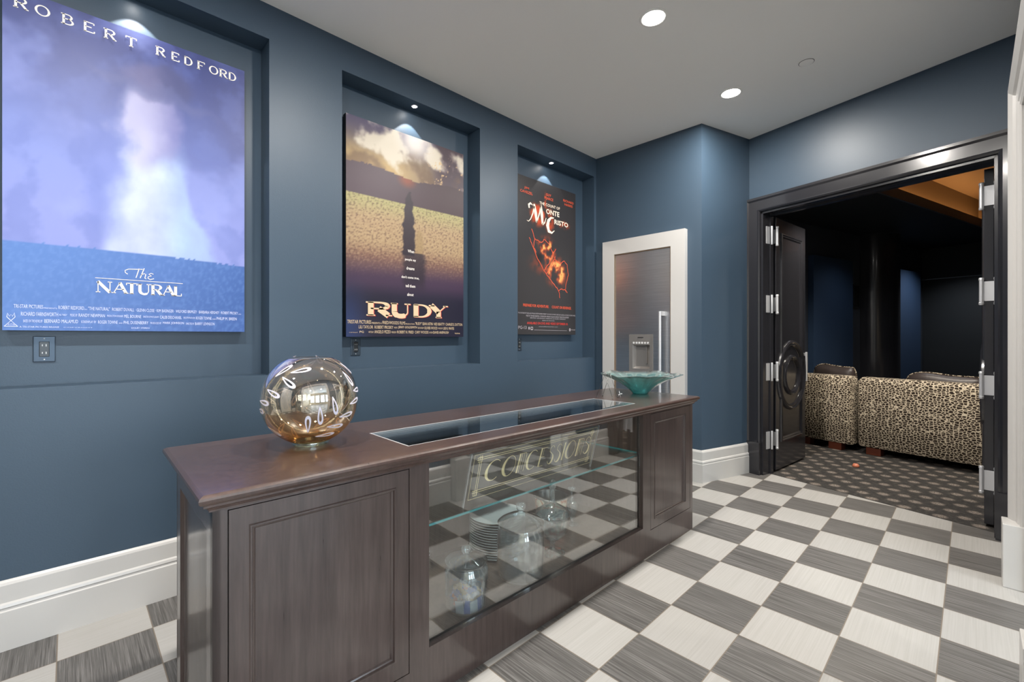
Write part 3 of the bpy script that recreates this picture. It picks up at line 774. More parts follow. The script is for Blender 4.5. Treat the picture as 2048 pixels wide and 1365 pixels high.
def nat_credits(bm, f):
    g = lambda s, a, b, z0, z1: glyph_mesh(bm, s, a, b, z0, z1, f)
    g('TRI-STAR PICTURES', -.170, -.082, 1.401, 1.417); g('PRESENTS', -.080, -.038, 1.401, 1.407)
    g('ROBERT REDFORD', -.034, .050, 1.401, 1.417); g('IN', .052, .060, 1.401, 1.406); g('"THE NATURAL"', .064, .140, 1.401, 1.417)
    g('ROBERT DUVALL · GLENN CLOSE · KIM BASINGER · WILFORD BRIMLEY · BARBARA HERSHEY · ROBERT PROSKY', .148, .678, 1.401, 1.416); g('AND', .680, .694, 1.401, 1.406)
    g('RICHARD FARNSWORTH', -.149, -.035, 1.368, 1.385); g('AS "RED"', -.032, -.006, 1.372, 1.380); g('MUSIC BY', .004, .028, 1.370, 1.382); g('RANDY NEWMAN', .032, .122, 1.369, 1.384)
    g('PRODUCTION DESIGNER', .130, .188, 1.372, 1.381); g('MEL BOURNE', .192, .256, 1.369, 1.384); g('DIRECTOR OF PHOTOGRAPHY', .264, .326, 1.372, 1.381); g('CALEB DESCHANEL', .330, .420, 1.369, 1.384)
    g('EXECUTIVE PRODUCERS', .428, .478, 1.372, 1.381); g('ROGER TOWNE', .482, .552, 1.369, 1.384); g('AND', .556, .572, 1.370, 1.376); g('PHILIP M. BREEN', .576, .672, 1.369, 1.384)
    g('BASED ON THE NOVEL BY', -.142, -.084, 1.340, 1.352); g('BERNARD MALAMUD', -.078, .030, 1.339, 1.355); g('SCREENPLAY BY', .040, .092, 1.341, 1.352)
    g('ROGER TOWNE', .098, .168, 1.339, 1.354); g('AND', .172, .186, 1.340, 1.346); g('PHIL DUSENBERRY', .190, .284, 1.339, 1.354); g('PRODUCED BY', .292, .336, 1.341, 1.351)
    g('MARK JOHNSON', .342, .430, 1.339, 1.354); g('DIRECTED BY', .438, .474, 1.341, 1.351); g('BARRY LEVINSON', .478, .566, 1.339, 1.354)
    g('A TRI-STAR PICTURES RELEASE', -.153, -.032, 1.317, 1.324); g('COPYRIGHT', -.018, .08, 1.318, 1.3215); g('DOLBY STEREO', .219, .289, 1.317, 1.324)
    ribbon(bm, [(-.198, 1.321), (-.178, 1.346), (-.158, 1.321)], .0012, f); ribbon(bm, [(-.196, 1.3215), (-.160, 1.3215)], .0012, f)
    g('TRI STAR', -.190, -.166, 1.325, 1.334)
    ribbon(bm, [(-.178, 1.346), (-.190, 1.362), (-.188, 1.378), (-.182, 1.364), (-.178, 1.372), (-.174, 1.364), (-.168, 1.380), (-.166, 1.362), (-.178, 1.346)], .0012, f)
poster('blue', -.203, .711, 1.305, 2.772, art1, 120, 190, 'blue misty sky poster with white lettering, in the leftmost wall niche',
       [('title_lettering', 'print_white', rr_name), ('title_lettering', 'print_white', nat_title), ('credit_lettering', 'print_lilac', nat_credits)], .80)
RX = [(1.438, 1.640), (1.622, 1.802), (1.802, 1.980), (1.952, 2.129)]
def rudy(bm, f, dx=0., dz=0., k=0.):
    for ch, (a, b) in zip('RUDY', RX): serif(bm, ch, a + dx, b + dx, 1.424 + dz, 1.516 + dz, lambda x, z: f(x, z, k), .021, .0045)
def rudy_small(bm, f):
    for s, a, b, z in (('When', 1.769, 1.822, 1.890), ('people say', 1.746, 1.838, 1.826), ('dreams', 1.758, 1.825, 1.765), ("don't come true,", 1.717, 1.866, 1.698), ('tell them', 1.751, 1.832, 1.637), ('about', 1.764, 1.818, 1.575)):
        glyph_mesh(bm, s, a, b, z, z + .022, f, .012)
def rudy_cred(bm, f):
    g = lambda s, a, b, z0, z1: glyph_mesh(bm, s, a, b, z0, z1, f)
    g('TRISTAR PICTURES', 1.312, 1.482, 1.366, 1.390); g('PRESENTS A', 1.488, 1.560, 1.366, 1.378); g('FRIED/WOODS FILMS', 1.566, 1.748, 1.366, 1.388); g('PRODUCTION', 1.752, 1.826, 1.366, 1.376)
    g('"RUDY" SEAN ASTIN  NED BEATTY  CHARLES S. DUTTON', 1.832, 2.272, 1.365, 1.386)
    g('LILI TAYLOR  ROBERT PROSKY', 1.392, 1.650, 1.334, 1.355); g('MUSIC BY', 1.658, 1.684, 1.337, 1.349); g('JERRY GOLDSMITH', 1.690, 1.848, 1.334, 1.355)
    g('DIRECTOR OF PHOTOGRAPHY', 1.856, 1.906, 1.337, 1.350); g('OLIVER WOOD', 1.912, 2.030, 1.334, 1.354); g('PRODUCED BY', 2.038, 2.080, 1.337, 1.349); g('LEE R. MAYES', 2.086, 2.189, 1.334, 1.353)
    g('WRITTEN BY', 1.462, 1.500, 1.304, 1.316); g('ANGELO PIZZO', 1.506, 1.630, 1.302, 1.323); g('PRODUCED BY', 1.638, 1.676, 1.304, 1.316); g('ROBERT N. FRIED  CARY WOODS', 1.682, 1.948, 1.302, 1.322); g('DIRECTED BY', 1.956, 1.988, 1.304, 1.316); g('DAVID ANSPAUGH', 1.992, 2.136, 1.302, 1.321)
    g('PG', 1.398, 1.428, 1.304, 1.318); g('COPYRIGHT', 1.325, 1.385, 1.304, 1.309); g('TRISTAR', 2.196, 2.249, 1.300, 1.309)
poster('field', 1.304, 2.286, 1.278, 2.745, art2, 120, 180, 'golden field and cloudy sky poster with big cream lettering, in the middle niche',
       [('title_shadow', 'print_red', lambda bm, f: rudy(bm, f, .005, -.002)), ('title_lettering', 'print_cream', lambda bm, f: rudy(bm, f, 0, 0, .0008)),
        ('tagline_lettering', 'print_white', rudy_small), ('credit_lettering', 'print_cream', rudy_cred)], .62)
def mc_names(bm, f):
    g = lambda s, a, b, z0, z1: glyph_mesh(bm, s, a, b, z0, z1, f, .01)
    g('JIM', 2.995, 3.059, 2.632, 2.656); g('CAVIEZEL', 2.942, 3.109, 2.596, 2.620); g('GUY', 3.298, 3.376, 2.636, 2.660); g('PEARCE', 3.277, 3.406, 2.600, 2.625)
    g('RICHARD', 3.563, 3.730, 2.634, 2.658); g('HARRIS', 3.582, 3.714, 2.598, 2.622)
    g('PREPARE FOR ADVENTURE.', 2.981, 3.341, 1.556, 1.582); g('COUNT ON REVENGE.', 3.385, 3.691, 1.556, 1.582); 
def mc_avail(bm, f): glyph_mesh(bm, 'AVAILABLE ON DVD AND VIDEO SEPTEMBER 10.', 3.032, 3.636, 1.395, 1.417, f, .01)
def mc_lines(bm, f):
    for pts in ([(.22, .68), (.27, .62), (.38, .60), (.42, .63), (.52, .60), (.60, .52)], [(.18, .62), (.23, .57), (.32, .49), (.42, .42), (.50, .38), (.58, .35), (.68, .30), (.70, .25)],
                [(.60, .52), (.64, .50), (.70, .485), (.78, .51), (.84, .49), (.86, .42), (.82, .36), (.80, .31), (.84, .29)], [(.27, .62), (.25, .56), (.29, .53)],
                [(.42, .42), (.50, .47), (.58, .545), (.63, .58)], [(.46, .40), (.55, .46), (.62, .53)], [(.68, .30), (.74, .315), (.82, .305)]):
        P = []
        for (a, b), (c, d) in zip(pts, pts[1:]):
            for k in range(4): q = k / 4; P.append((a + (c - a) * q + random.uniform(-.006, .006), b + (d - b) * q + random.uniform(-.004, .004)))
        P.append(pts[-1]); ribbon(bm, [(2.907 + u * .858, 1.30 + v * 1.451) for u, v in P], .0032, f)
def mc_title(bm, f):
    glyph_mesh(bm, 'THE COUNT OF', 3.205, 3.508, 2.535, 2.562, f, .01, 0)
    # flourished M
    ribbon(bm, [(3.030, 2.352), (3.052, 2.345), (3.080, 2.370), (3.112, 2.430), (3.132, 2.500)], [.002, .003, .005, .007, .008], f)
    ribbon(bm, [(3.062, 2.470), (3.056, 2.500), (3.080, 2.518), (3.108, 2.505)], [.009, .012, .009, .004], f)
    ribbon(bm, [(3.128, 2.520), (3.150, 2.440), (3.165, 2.352)], [.012, .020, .010], f)
    ribbon(bm, [(3.165, 2.352), (3.205, 2.450), (3.225, 2.530)], [.006, .008, .006], f)
    ribbon(bm, [(3.225, 2.530), (3.238, 2.440), (3.248, 2.350)], [.010, .020, .012], f); ribbon(bm, [(3.248, 2.350), (3.280, 2.372), (3.300, 2.42)], [.010, .006, .003], f)
    glyph_mesh(bm, 'ONTE', 3.300, 3.500, 2.462, 2.512, f, .02)
    ribbon(bm, [(3.415, 2.440), (3.372, 2.435), (3.335, 2.400), (3.322, 2.350), (3.340, 2.300), (3.385, 2.290), (3.425, 2.318)], [.005, .010, .018, .022, .018, .009, .003], f)
    glyph_mesh(bm, 'RISTO', 3.424, 3.640, 2.382, 2.430, f, .02)
def mc_cred(bm, f):
    g = lambda s, a, b, z0, z1: glyph_mesh(bm, s, a, b, z0, z1, f)
    g('TOUCHSTONE PICTURES AND SPYGLASS ENTERTAINMENT PRESENT THE COUNT OF MONTE CRISTO JIM CAVIEZEL GUY PEARCE RICHARD HARRIS', 2.914, 3.758, 1.486, 1.502)
    g('MUSIC BY  EDWARD SHEARMUR  CO-PRODUCER  MORGAN O SULLIVAN  EDITED BY  PRODUCTION DESIGNER', 3.020, 3.649, 1.466, 1.480); g('DIRECTED BY  KEVIN REYNOLDS  SCREENPLAY BY  JAY WOLPERT  PRODUCED BY', 3.075, 3.598, 1.446, 1.459); g('BASED ON THE NOVEL', 3.246, 3.426, 1.430, 1.438)
    g('countofmontecristo.com', 3.194, 3.475, 1.372, 1.380); g('PG-13', 2.918, 3.025, 1.350, 1.378)
    ribbon(bm, arc(3.060, 1.358, .006, .010, 0, 360, 10), .004, f); ribbon(bm, [(3.085, 1.345), (3.110, 1.345), (3.110, 1.368), (3.085, 1.368), (3.085, 1.345)], .004, f); ribbon(bm, [(3.13, 1.342), (3.62, 1.340)], .0012, f)
    ribbon(bm, arc(3.668, 1.350, .007, .012, 0, 360, 10), .005, f); g('SPYGLASS', 3.685, 3.758, 1.344, 1.354)
poster('flame', 2.907, 3.765, 1.300, 2.751, art3, 110, 170, 'black poster with flame orange picture, in the niche nearest the corner',
       [('name_lettering', 'print_orange', mc_names), ('flame_lines', 'print_orange', mc_lines), ('title_lettering', 'print_glow', mc_title), ('credit_lettering', 'print_grey', mc_cred), ('tagline_lettering', 'print_red', mc_avail)])

# outlets on the niche backs
def outlet(xc, zc, lab, w=.070, h=.115):
    y = YL + ND; t = thing('wall_outlet', lab, 'outlet', (xc, y, zc), 0, 'outlets under the posters')
    bm = B(); box(bm, -w / 2, w / 2, -.007, 0, -h / 2, h / 2, .003); link('cover_plate', bm, 'outlet_metal', t)
    bm = B(); box(bm, -.0165, .0165, -.010, -.006, -.034, .034, .002); link('receptacle', bm, 'black_plastic', t)
    for dz in (-.017, .017):
        bm = B()
        for dx, hh in ((-.006, .008), (.006, .010)): box(bm, dx - .0012, dx + .0012, -.0106, -.0099, dz - hh / 2, dz + hh / 2)
        link('socket_slots', bm, 'button_white', t)
    for dz in (-.047, .047):
        bm = B(); lathe(bm, [(0, -.001), (.003, 0), (.003, .001)], 8)
        for v in bm.verts: v.co = Vector((v.co.x, -.0075 + v.co.z, v.co.y + dz))
        link('screw', bm, 'hinge_steel', t)
    return t
outlet(-.080, 1.222, 'dark metal outlet plate below the blue poster', .072, .116)
outlet(1.397, 1.209, 'dark outlet plate below the golden field poster')
outlet(2.985, 1.209, 'dark outlet plate below the black and orange poster')

# ------------------------------------------------------------------ display counter
ctr = thing('display_counter', 'dark wooden display counter with glass front and glass top inset', 'display counter', (C0.x, C0.y, 0), CAX)
L, D, HT = 2.729, .60, .8836
HB = .838
def cb(name, mat, *a, **k):
    bm = B(); box(bm, *a); return link(name, bm, mat, ctr)
DR1 = (.034, .574, .128, .827); DR2 = (2.182, 2.695, .147, .827); GLH = (.653, 2.098, .180, .832)
bm = B(); holed(bm, (0, L, 0, HB), [DR1, GLH, DR2], lambda a, b, d: (a, d, b), .026); link('face_frame', bm, 'dark_wood', ctr)
bm = B()
box(bm, L - .02, L, .026, D, 0, HB); box(bm, .0, L, D - .015, D, 0, HB); box(bm, .61, .63, .026, D - .015, .13, HB); box(bm, 2.205, 2.225, .026, D - .015, .13, HB)
box(bm, .02, .61, .026, D - .015, .10, .12); box(bm, 2.225, L - .02, .026, D - .015, .10, .12)
link('cabinet_carcass', bm, 'case_wood', ctr)
bm = B(); box(bm, .63, 2.205, .026, D - .015, .132, .152); link('case_floor', bm, 'case_wood', ctr)
# left end panel, recessed with moulding (faces -x)
bm = B()
rings_panel(bm, .0, D, .0, HB, [(0, .012), (0, 0), (.075, 0), (.078, .006), (.083, .003), (.088, .010), (.094, .012)], lambda a, b, d: (d, a, b))
box(bm, .012, .02, .0, D, 0, HB)
link('end_panel', bm, 'dark_wood', ctr)
def cab_door(r_, inner, name='cabinet_door'):
    a0, a1, b0, b1 = r_; g = .0028
    bm = B(); f = lambda a, b, d: (a, d, b)
    ia0, ia1, ib0, ib1 = inner
    prev = None
    seq = [((a0 + g, a1 - g, b0 + g, b1 - g), .02), ((a0 + g, a1 - g, b0 + g, b1 - g), .0005)]
    for ins, d in ((-.010, .0005), (-.007, -.003), (-.003, -.003), (.0, .004), (.004, .006), (.008, .011)):
        seq.append(((ia0 + ins, ia1 - ins, ib0 + ins, ib1 - ins), d))
    for (x0, x1, z0, z1), d in seq:
        c = [bm.verts.new(f(a, b, d)) for a, b in ((x0, z0), (x1, z0), (x1, z1), (x0, z1))]
        if prev:
            for k in range(4): bm.faces.new((prev[k], prev[(k + 1) % 4], c[(k + 1) % 4], c[k]))
        prev = c
    bm.faces.new(prev); o = link(name, bm, 'dark_wood', ctr)
    bm = B(); box(bm, a0, a1, .021, .0255, b0, b1); link('door_gap', bm, 'black_matte', o)
cab_door(DR1, (.094, .513, .200, .765)); cab_door(DR2, (2.238, 2.624, .210, .770))
# dark bead round the glass
bm = B(); holed(bm, (.645, 2.106, .172, .838), [(.6535, 2.0975, .1805, .8315)], lambda a, b, d: (a, .0262 + d, b), .012); link('glass_bead', bm, 'black_matte', ctr)
bm = B(); box(bm, .6535, 2.0975, .018, .024, .1805, .8315); link('front_glass', bm, 'case_glass', ctr)
# countertop with moulded edge
OV = .035; V1 = .655
bm = B(); GT = (.613, 2.150, .075, .378)
holed(bm, (-OV + .030, L + .034 - .030, -OV + .030, V1 - .030), [GT], lambda a, b, d: (a, b, HT - d), .03)
path = [(-OV + .030, -OV + .030), (-OV + .030, V1 - .03), (L + .004, V1 - .03), (L + .004, -OV + .030)]
path = path[::-1]
prof = [(0, HT), (.018, HT - .0005), (.022, HT - .0025), (.028, HT - .006), (.030, HT - .012), (.0295, HT - .018), (.026, HT - .023), (.020, HT - .026), (.018, HT - .029), (.018, HT - .034), (.010, HT - .038), (.004, HT - .046), (.004, HT - .05), (-.01, HT - .05), (-.02, HT - .03)]
sweep(bm, path, prof, True)
link('countertop', bm, 'dark_wood_top', ctr, False)
bm = B(); sweep(bm, [(-OV + .030, -OV + .030), (L + .004, -OV + .03), (L + .004, V1 - .03), (-OV + .030, V1 - .03)], [(-.012, HT + .0004), (-.0105, HT + .0004)], True); bm.free()
bm = B(); box(bm, GT[0] + .001, GT[1] - .001, GT[2] + .001, GT[3] - .001, HT - .009, HT - .001); link('top_glass', bm, 'top_glass', ctr)
bm = B(); holed(bm, (GT[0] + .0005, GT[1] - .0005, GT[2] + .0005, GT[3] - .0005), [(GT[0] + .008, GT[1] - .008, GT[2] + .008, GT[3] - .008)], lambda a, b, d: (a, b, HT - .0008 - d), .009); link('glass_edge', bm, 'hinge_steel', ctr)
# glass shelf
bm = B(); box(bm, .635, 2.200, .066, D - .06, .576, .584); link('glass_shelf', bm, 'shelf_glass', ctr)
bm = B(); box(bm, .635, 2.200, .062, .066, .576, .584); box(bm, 2.197, 2.2005, .066, D - .06, .576, .584); link('shelf_edge', bm, 'green_edge', ctr)
def cpt(u, v, z): p = C0 + CU * u + CV * v; return (p.x, p.y, z)

# concessions sign, leaning forward against the glass
sg = thing('glass_sign', 'etched glass sign with gold art deco lettering CONCESSIONS on the glass shelf', 'sign', cpt(.885, .100, .5845), CAX)
sg.rotation_euler = (R(14), 0, CAX)
bm = B(); box(bm, 0, .85, 0, .006, 0, .235, .001); link('sign_panel', bm, 'sign_glass', sg)
for x_ in (-.004, .85):
    bm = B(); box(bm, x_, x_ + .004, 0, .008, 0, .235); link('side_rail', bm, 'hinge_steel', sg)
SF = lambda x, z: (x, -.0008, z)
bm = B()
def rectl(x0, x1, z0, z1, w):
    for p in ([(x0, z0), (x1, z0)], [(x1, z0), (x1, z1)], [(x1, z1), (x0, z1)], [(x0, z1), (x0, z0)]): ribbon(bm, p, w, SF)
rectl(.014, .836, .030, .228, .0008)
for o_ in (0, .009):
    ribbon(bm, [(.045 + o_ - .0, .040), (.045 + o_, .222)], .0011, SF); ribbon(bm, [(.805 - o_, .040), (.805 - o_, .222)], .0011, SF)
    ribbon(bm, [(.03, .056 + o_), (.82, .056 + o_)], .0012, SF); ribbon(bm, [(.03, .212 - o_), (.82, .212 - o_)], .0012, SF)
for cx_ in (.045, .796):
    for cz_ in (.050, .200): rectl(cx_ - .008, cx_ + .012, cz_ - .008, cz_ + .014, .0008)
link('border_lines', bm, 'gold_leaf', sg)
bm = B()
def deco(ch, x, w, z0=.093, h=.092, sh=.10):
    F_ = lambda a, b: SF(x + a * w + sh * b * h, z0 + b * h); t_ = .0012
    F2 = lambda a, b: SF(a, b)
    def rb(pts, wd): ribbon(bm, [(x + a * w + sh * b * h, z0 + b * h) for a, b in pts], wd, F2)
    if ch in 'CO':
        a0, a1 = (50, 310) if ch == 'C' else (0, 360)
        P = arc(.5, .5, .48, .5, a0, a1, 26)
        wd = [.0014 + .0066 * max(0, 1 - abs(((a0 + (a1 - a0) * i / 26) - 190) / 75.)) ** .8 for i in range(27)]
        if ch == 'O': rb(P, .0013); rb(arc(.62, .5, .5, .48, 120, 240, 14), .0008)
        rb(P, wd)
    elif ch == 'N':
        rb([(.16, 0), (.16, 1)], .0048); rb([(.0, .985), (.8, .985)] + arc(.8, .8, .16, .18, 90, 0, 5) + [(.96, .02)], .0012); rb([(.66, .98), (.66, .12)], .0009); rb([(.40, 0), (.40, 1)], .0016)
    elif ch == 'E':
        rb([(.14, 0), (.14, 1)], .0050); rb([(.0, .985), (.9, .985)], .0013); rb([(.1, .5), (.7, .5)], .0013); rb([(.1, .01), (.75, .01)], .0013); rb([(.42, .5), (.42, 1)], .0008)
    elif ch == 'I': rb([(.5, 0), (.5, 1)], .0050)
    elif ch == 'S':
        P = arc(.5, .78, .36, .21, 20, 200, 12) + arc(.5, .28, .42, .28, 60, -160, 16)
        wd = [.0013] * 13 + [0.0013 + .0048 * max(0, math.sin(PI * i / 12)) if i < 12 else .0013 for i in range(17)]
        rb(P, wd)
xs = .085
for ch, w in zip('CONCESSIONS', (.085, .075, .052, .07, .052, .042, .042, .018, .072, .052, .048)):
    deco(ch, xs, w); xs += w + .010
link('gold_lettering', bm, 'gold_leaf', sg)

# ------------------------------------------------------------------ vessels
def wall_prof(out, th):
    """outer profile bottom->top turned into a closed shell profile"""
    return out
def jar(name, lab, u, v, r, h, lid_h, knob_r, group='lidded glass jars inside the display case', z=.1525):
    t = thing(name, lab, 'jar', cpt(u, v, z), 0, group)
    bm = B(); lathe(bm, [(0, .004), (r * .80, .004), (r * .93, .012), (r, .035), (r, h * .80), (r * .97, h * .90), (r * .88, h * .97), (r * .86, h), (r * .82, h), (r * .84, h * .96), (r * .93, h * .89), (r * .965, h * .80), (r * .965, .04), (r * .88, .020), (0, .016)], 40)
    link('jar_body', bm, 'jar_glass', t, True, 60)
    bm = B(); lathe(bm, [(r * .78, h - .015), (r * .80, h), (r * .95, h + .002), (r * .97, h + .012), (r * .82, h + lid_h * .45), (r * .50, h + lid_h * .75), (r * .22, h + lid_h * .9), (knob_r * .6, h + lid_h)], 40)
    ld = link('jar_lid', bm, 'jar_glass', t, True, 60)
    kh = h + lid_h
    bm = B(); lathe(bm, [(knob_r * .6, kh - .002), (knob_r * .62, kh + knob_r * .3), (knob_r, kh + knob_r * .8), (knob_r * 1.02, kh + knob_r * 1.5), (knob_r * .7, kh + knob_r * 1.95), (0, kh + knob_r * 2.0)], 20)
    link('knob', bm, 'jar_glass', ld, True, 60)
    return t
jar('glass_jar', 'small clear glass jar half full of wrapped candies behind the case front', .922, .131, .091, .188, .032, .020)
jar('glass_jar', 'large wide empty glass jar with stepped lid inside the display case', 1.262, .150, .113, .245, .058, .023)
def goblet(name, lab, u, v, prof, lidp, z=.1525):
    t = thing(name, lab, 'jar', cpt(u, v, z), 0, 'lidded glass jars inside the display case')
    bm = B(); lathe(bm, prof, 36); link('jar_body', bm, 'jar_glass', t, True, 60)
    if lidp: bm = B(); lathe(bm, lidp, 36); link('jar_lid', bm, 'jar_glass', t, True, 60)
    return t
goblet('apothecary_jar', 'footed apothecary jar with tall pointed glass lid, in front of the printed bucket', 1.545, .200,
       [(0, .0), (.062, .0), (.064, .004), (.030, .012), (.014, .03), (.014, .055), (.022, .07), (.055, .09), (.082, .125), (.088, .17), (.085, .20), (.082, .20), (.084, .17), (.078, .128), (.05, .095), (0, .08)],
       [(.088, .202), (.092, .206), (.085, .222), (.05, .245), (.022, .262), (.013, .285), (.013, .33), (.018, .335), (.022, .355), (.016, .375), (.006, .388), (0, .390)])
goblet('apothecary_jar', 'tall slender glass apothecary jar against the left edge of the case opening', .790, .30,
       [(0, 0), (.05, 0), (.052, .004), (.02, .014), (.014, .03), (.03, .05), (.05, .09), (.058, .15), (.056, .21), (.052, .21), (.054, .15), (.046, .092), (0, .055)],
       [(.056, .212), (.058, .216), (.04, .235), (.015, .25), (.012, .262), (.028, .285), (.028, .31), (.012, .33), (.01, .345), (.018, .36), (0, .375)])
goblet('apothecary_jar', 'small thin glass jar with flared knob behind the printed bucket', 1.905, .36,
       [(0, 0), (.038, 0), (.04, .003), (.012, .012), (.01, .03), (.03, .05), (.036, .09), (.032, .13), (.03, .13), (.034, .09), (.026, .052), (0, .036)],
       [(.034, .132), (.036, .135), (.012, .15), (.006, .165), (.006, .19), (.022, .205), (.024, .222), (.016, .228), (0, .226)])
# printed metal bucket
t = thing('metal_bucket', 'round silver lined bucket with red and cream printed side, behind the apothecary jar', 'bucket', cpt(1.715, .36, .1525))
nt = NT('bucket_print'); sp = nt.n('ShaderNodeSeparateXYZ'); nt.l(nt.coord(), sp.inputs[0])
nz_ = nt.noise(nt.mapped((1, 1, 1)), 14., 3.)
cc = nt.ramp(nz_, [(.40, rgb(232, 220, 196)), (.5, rgb(205, 120, 80)), (.56, rgb(226, 214, 190)), (.62, rgb(80, 90, 80))])
cc = nt.mix(nt.ramp(nt.math('MULTIPLY_ADD', nz_, -.06, nt.math('ADD', sp.outputs[2], .02)), [(.02, (1, 1, 1, 1)), (.03, (0, 0, 0, 1))]), cc, rgb(205, 60, 30))
nt.bsdf(cc, .4); M['bucket_print'] = nt.m
bm = B(); lathe(bm, [(0, 0), (.070, 0), (.074, .004), (.094, .215)], 36); link('bucket_side', bm, 'bucket_print', t, True, 40)
bm = B(); lathe(bm, [(.094, .215), (.097, .218), (.094, .221), (.090, .214), (.070, .008), (0, .008)], 36); link('bucket_lining', bm, 'wire_steel', t, True, 40)
# stack of ribbed steel trays
base_t = None
for k in range(15):
    p = cpt(1.360, .425, .1527 + k * .0128)
    if base_t is None:
        bm = B(); lathe(bm, [(0, 0), (.118, 0), (.124, .003), (.140, .011), (.146, .0125), (.148, .0145), (.145, .016), (.139, .0135), (.122, .0055), (0, .003)], 48)
        base_t = link('steel_tray', bm, 'hinge_steel', None, True, 50); o = base_t
        plain('tray_steel', rgb(210, 214, 220), .32, metal=.5); base_t.data.materials[0] = M['tray_steel']
    else: o = base_t.copy(); COL.objects.link(o)
    o.location = p; tag(o, 'round steel tray in the stack behind the large glass jar', 'tray', 'stack of steel trays in the display case')
# wrapped candies and sugar packets in the small jar
def candy_mesh(mat):
    bm = B(); lathe(bm, [(.010, -.021), (.012, -.017), (.002, -.011), (.007, -.008), (.0095, 0), (.007, .008), (.002, .011), (.012, .017), (.010, .021)], 8)
    return link('wrapped_candy', bm, mat, None, True, 50)
protos = [candy_mesh(m_) for m_ in ('candy_gold', 'candy_clear', 'candy_red', 'blue_paper')]
used = set(); jc = Vector(cpt(.922, .131, .1525))
lays = [(7, .034, .016 + .018), (7, .052, .052), (6, .045, .070), (5, .036, .088)]
idx = 0
for n_, rr, zz in lays:
    for k in range(n_):
        a = 2 * PI * k / n_ + zz * 40
        pi_ = (idx * 7 + k) % 10; pi_ = 0 if pi_ < 4 else 1 if pi_ < 7 else 2 if pi_ < 8 else 3
        o = protos[pi_]
        if pi_ in used: o = protos[pi_].copy(); COL.objects.link(o)
        used.add(pi_); idx += 1
        o.location = jc + Vector((rr * math.cos(a), rr * math.sin(a), zz)); o.rotation_euler = (R(90) + random.uniform(-.4, .4), random.uniform(-.3, .3), a + random.uniform(-.6, .6))
        tag(o, 'small twist wrapped candy in the small glass jar', 'candy', 'wrapped candies in the small glass jar')
bm = B(); box(bm, -.017, .017, -.0015, .0015, 0, .05, .001); pk = link('sugar_packet', bm, 'white_paper')
bm2 = B(); box(bm2, -.017, .017, -.0015, .0015, 0, .05, .001); pk2 = link('sugar_packet', bm2, 'blue_paper')
for k in range(6):
    src = (pk, pk2)[k % 2]; o = src if k < 2 else src.copy()
    if k >= 2: COL.objects.link(o)
    a = R(-150 + k * 24); o.location = jc + Vector((.070 * math.cos(a), .070 * math.sin(a), .0175)); o.rotation_euler = (R(random.uniform(-8, 8)), R(random.uniform(-10, 10)), a + PI / 2)
    tag(o, ('white' if k % 2 == 0 else 'blue') + ' paper packet standing against the small jar wall', 'packet', ('white' if k % 2 == 0 else 'blue') + ' paper packets in the small glass jar')

# amber globe
GR = .167
gp = cpt(.372, .355, HT + .002)
gl = thing('glass_globe', 'large amber mirrored glass globe with white leaf outlines on the counter', 'glass globe', gp)
zc = .010 + math.sqrt(GR ** 2 - .062 ** 2)
def gprof():
    P = []
    for i in range(33):
        a = R(-90 + 22 + (90 - 22 + 90 - 24) * i / 32); P.append((GR * math.cos(a), GR * math.sin(a)))
    return P
bm = B(); P = gprof(); lathe(bm, P + [(P[-1][0] - .004, P[-1][1] - .002)], 72)
o = link('globe_shell', bm, 'amber_glass', gl, True, 60); o.location = (0, 0, zc)
bm = B(); lathe(bm, [(.048, 0), (.062, 0), (.064, .004), (.062, .012), (.050, .012), (.048, 0)], 40); link('foot_ring', bm, 'clear_foot', gl, True, 50)
bm = B()
def on_globe(az, el, r_=GR + .0012): return Vector((r_ * math.cos(el) * math.cos(az), r_ * math.cos(el) * math.sin(az), r_ * math.sin(el) + zc))
def leaf_outline(az, el, rot, ln=.034, wd=.0085):
    bm = B(); N = 20; outer, inner = [], []
    for i in range(N):
        t_ = 2 * PI * i / N; x = math.cos(t_) * ln; y = math.sin(t_) * wd * (1 + .55 * math.cos(t_))
        for L_, k in ((outer, 1.), (inner, .45)):
            xx, yy = x * (k if k == 1 else .66), y * k
            dx = xx * math.cos(rot) - yy * math.sin(rot); dy = xx * math.sin(rot) + yy * math.cos(rot)
            L_.append(bm.verts.new(on_globe(az + dx / GR / math.cos(el), el + dy / GR)))
    for i in range(N): j = (i + 1) % N; bm.faces.new((outer[i], outer[j], inner[j], inner[i]))
    link('leaf_outline', bm, 'white_enamel', gl)
# camera side azimuth of the globe
AZ = math.atan2(-gp[1], -gp[0])
def px_leaf(dx, dy, rot, **k):   # dx right, dy up in globe radii
    el = math.asin(max(-.97, min(.97, dy))); az = AZ + math.asin(max(-.98, min(.98, dx / math.cos(el)))); leaf_outline(az, el, R(rot), **k)
for dx, dy, rt in ((-.18, .66, 15), (-.42, .44, -35), (-.70, .22, -20), (-.88, .02, -5), (-.50, .66, 50), (.73, .66, -55), (.75, .45, -65), (.93, .18, 0), (.88, -.05, 10), (.46, -.07, -75), (.18, -.25, -85), (-.05, -.42, 88), (.70, -.31, 5), (.48, -.52, -5), (.28, -.70, 3), (-.70, -.60, -30), (-.95, -.18, 0)):
    px_leaf(dx, dy, rt)
for k in range(26): leaf_outline(AZ + PI / 2 + .3 + (k % 9) * .32, R(-55 + (k // 9) * 50 + (k % 2) * 12), R(k * 47))

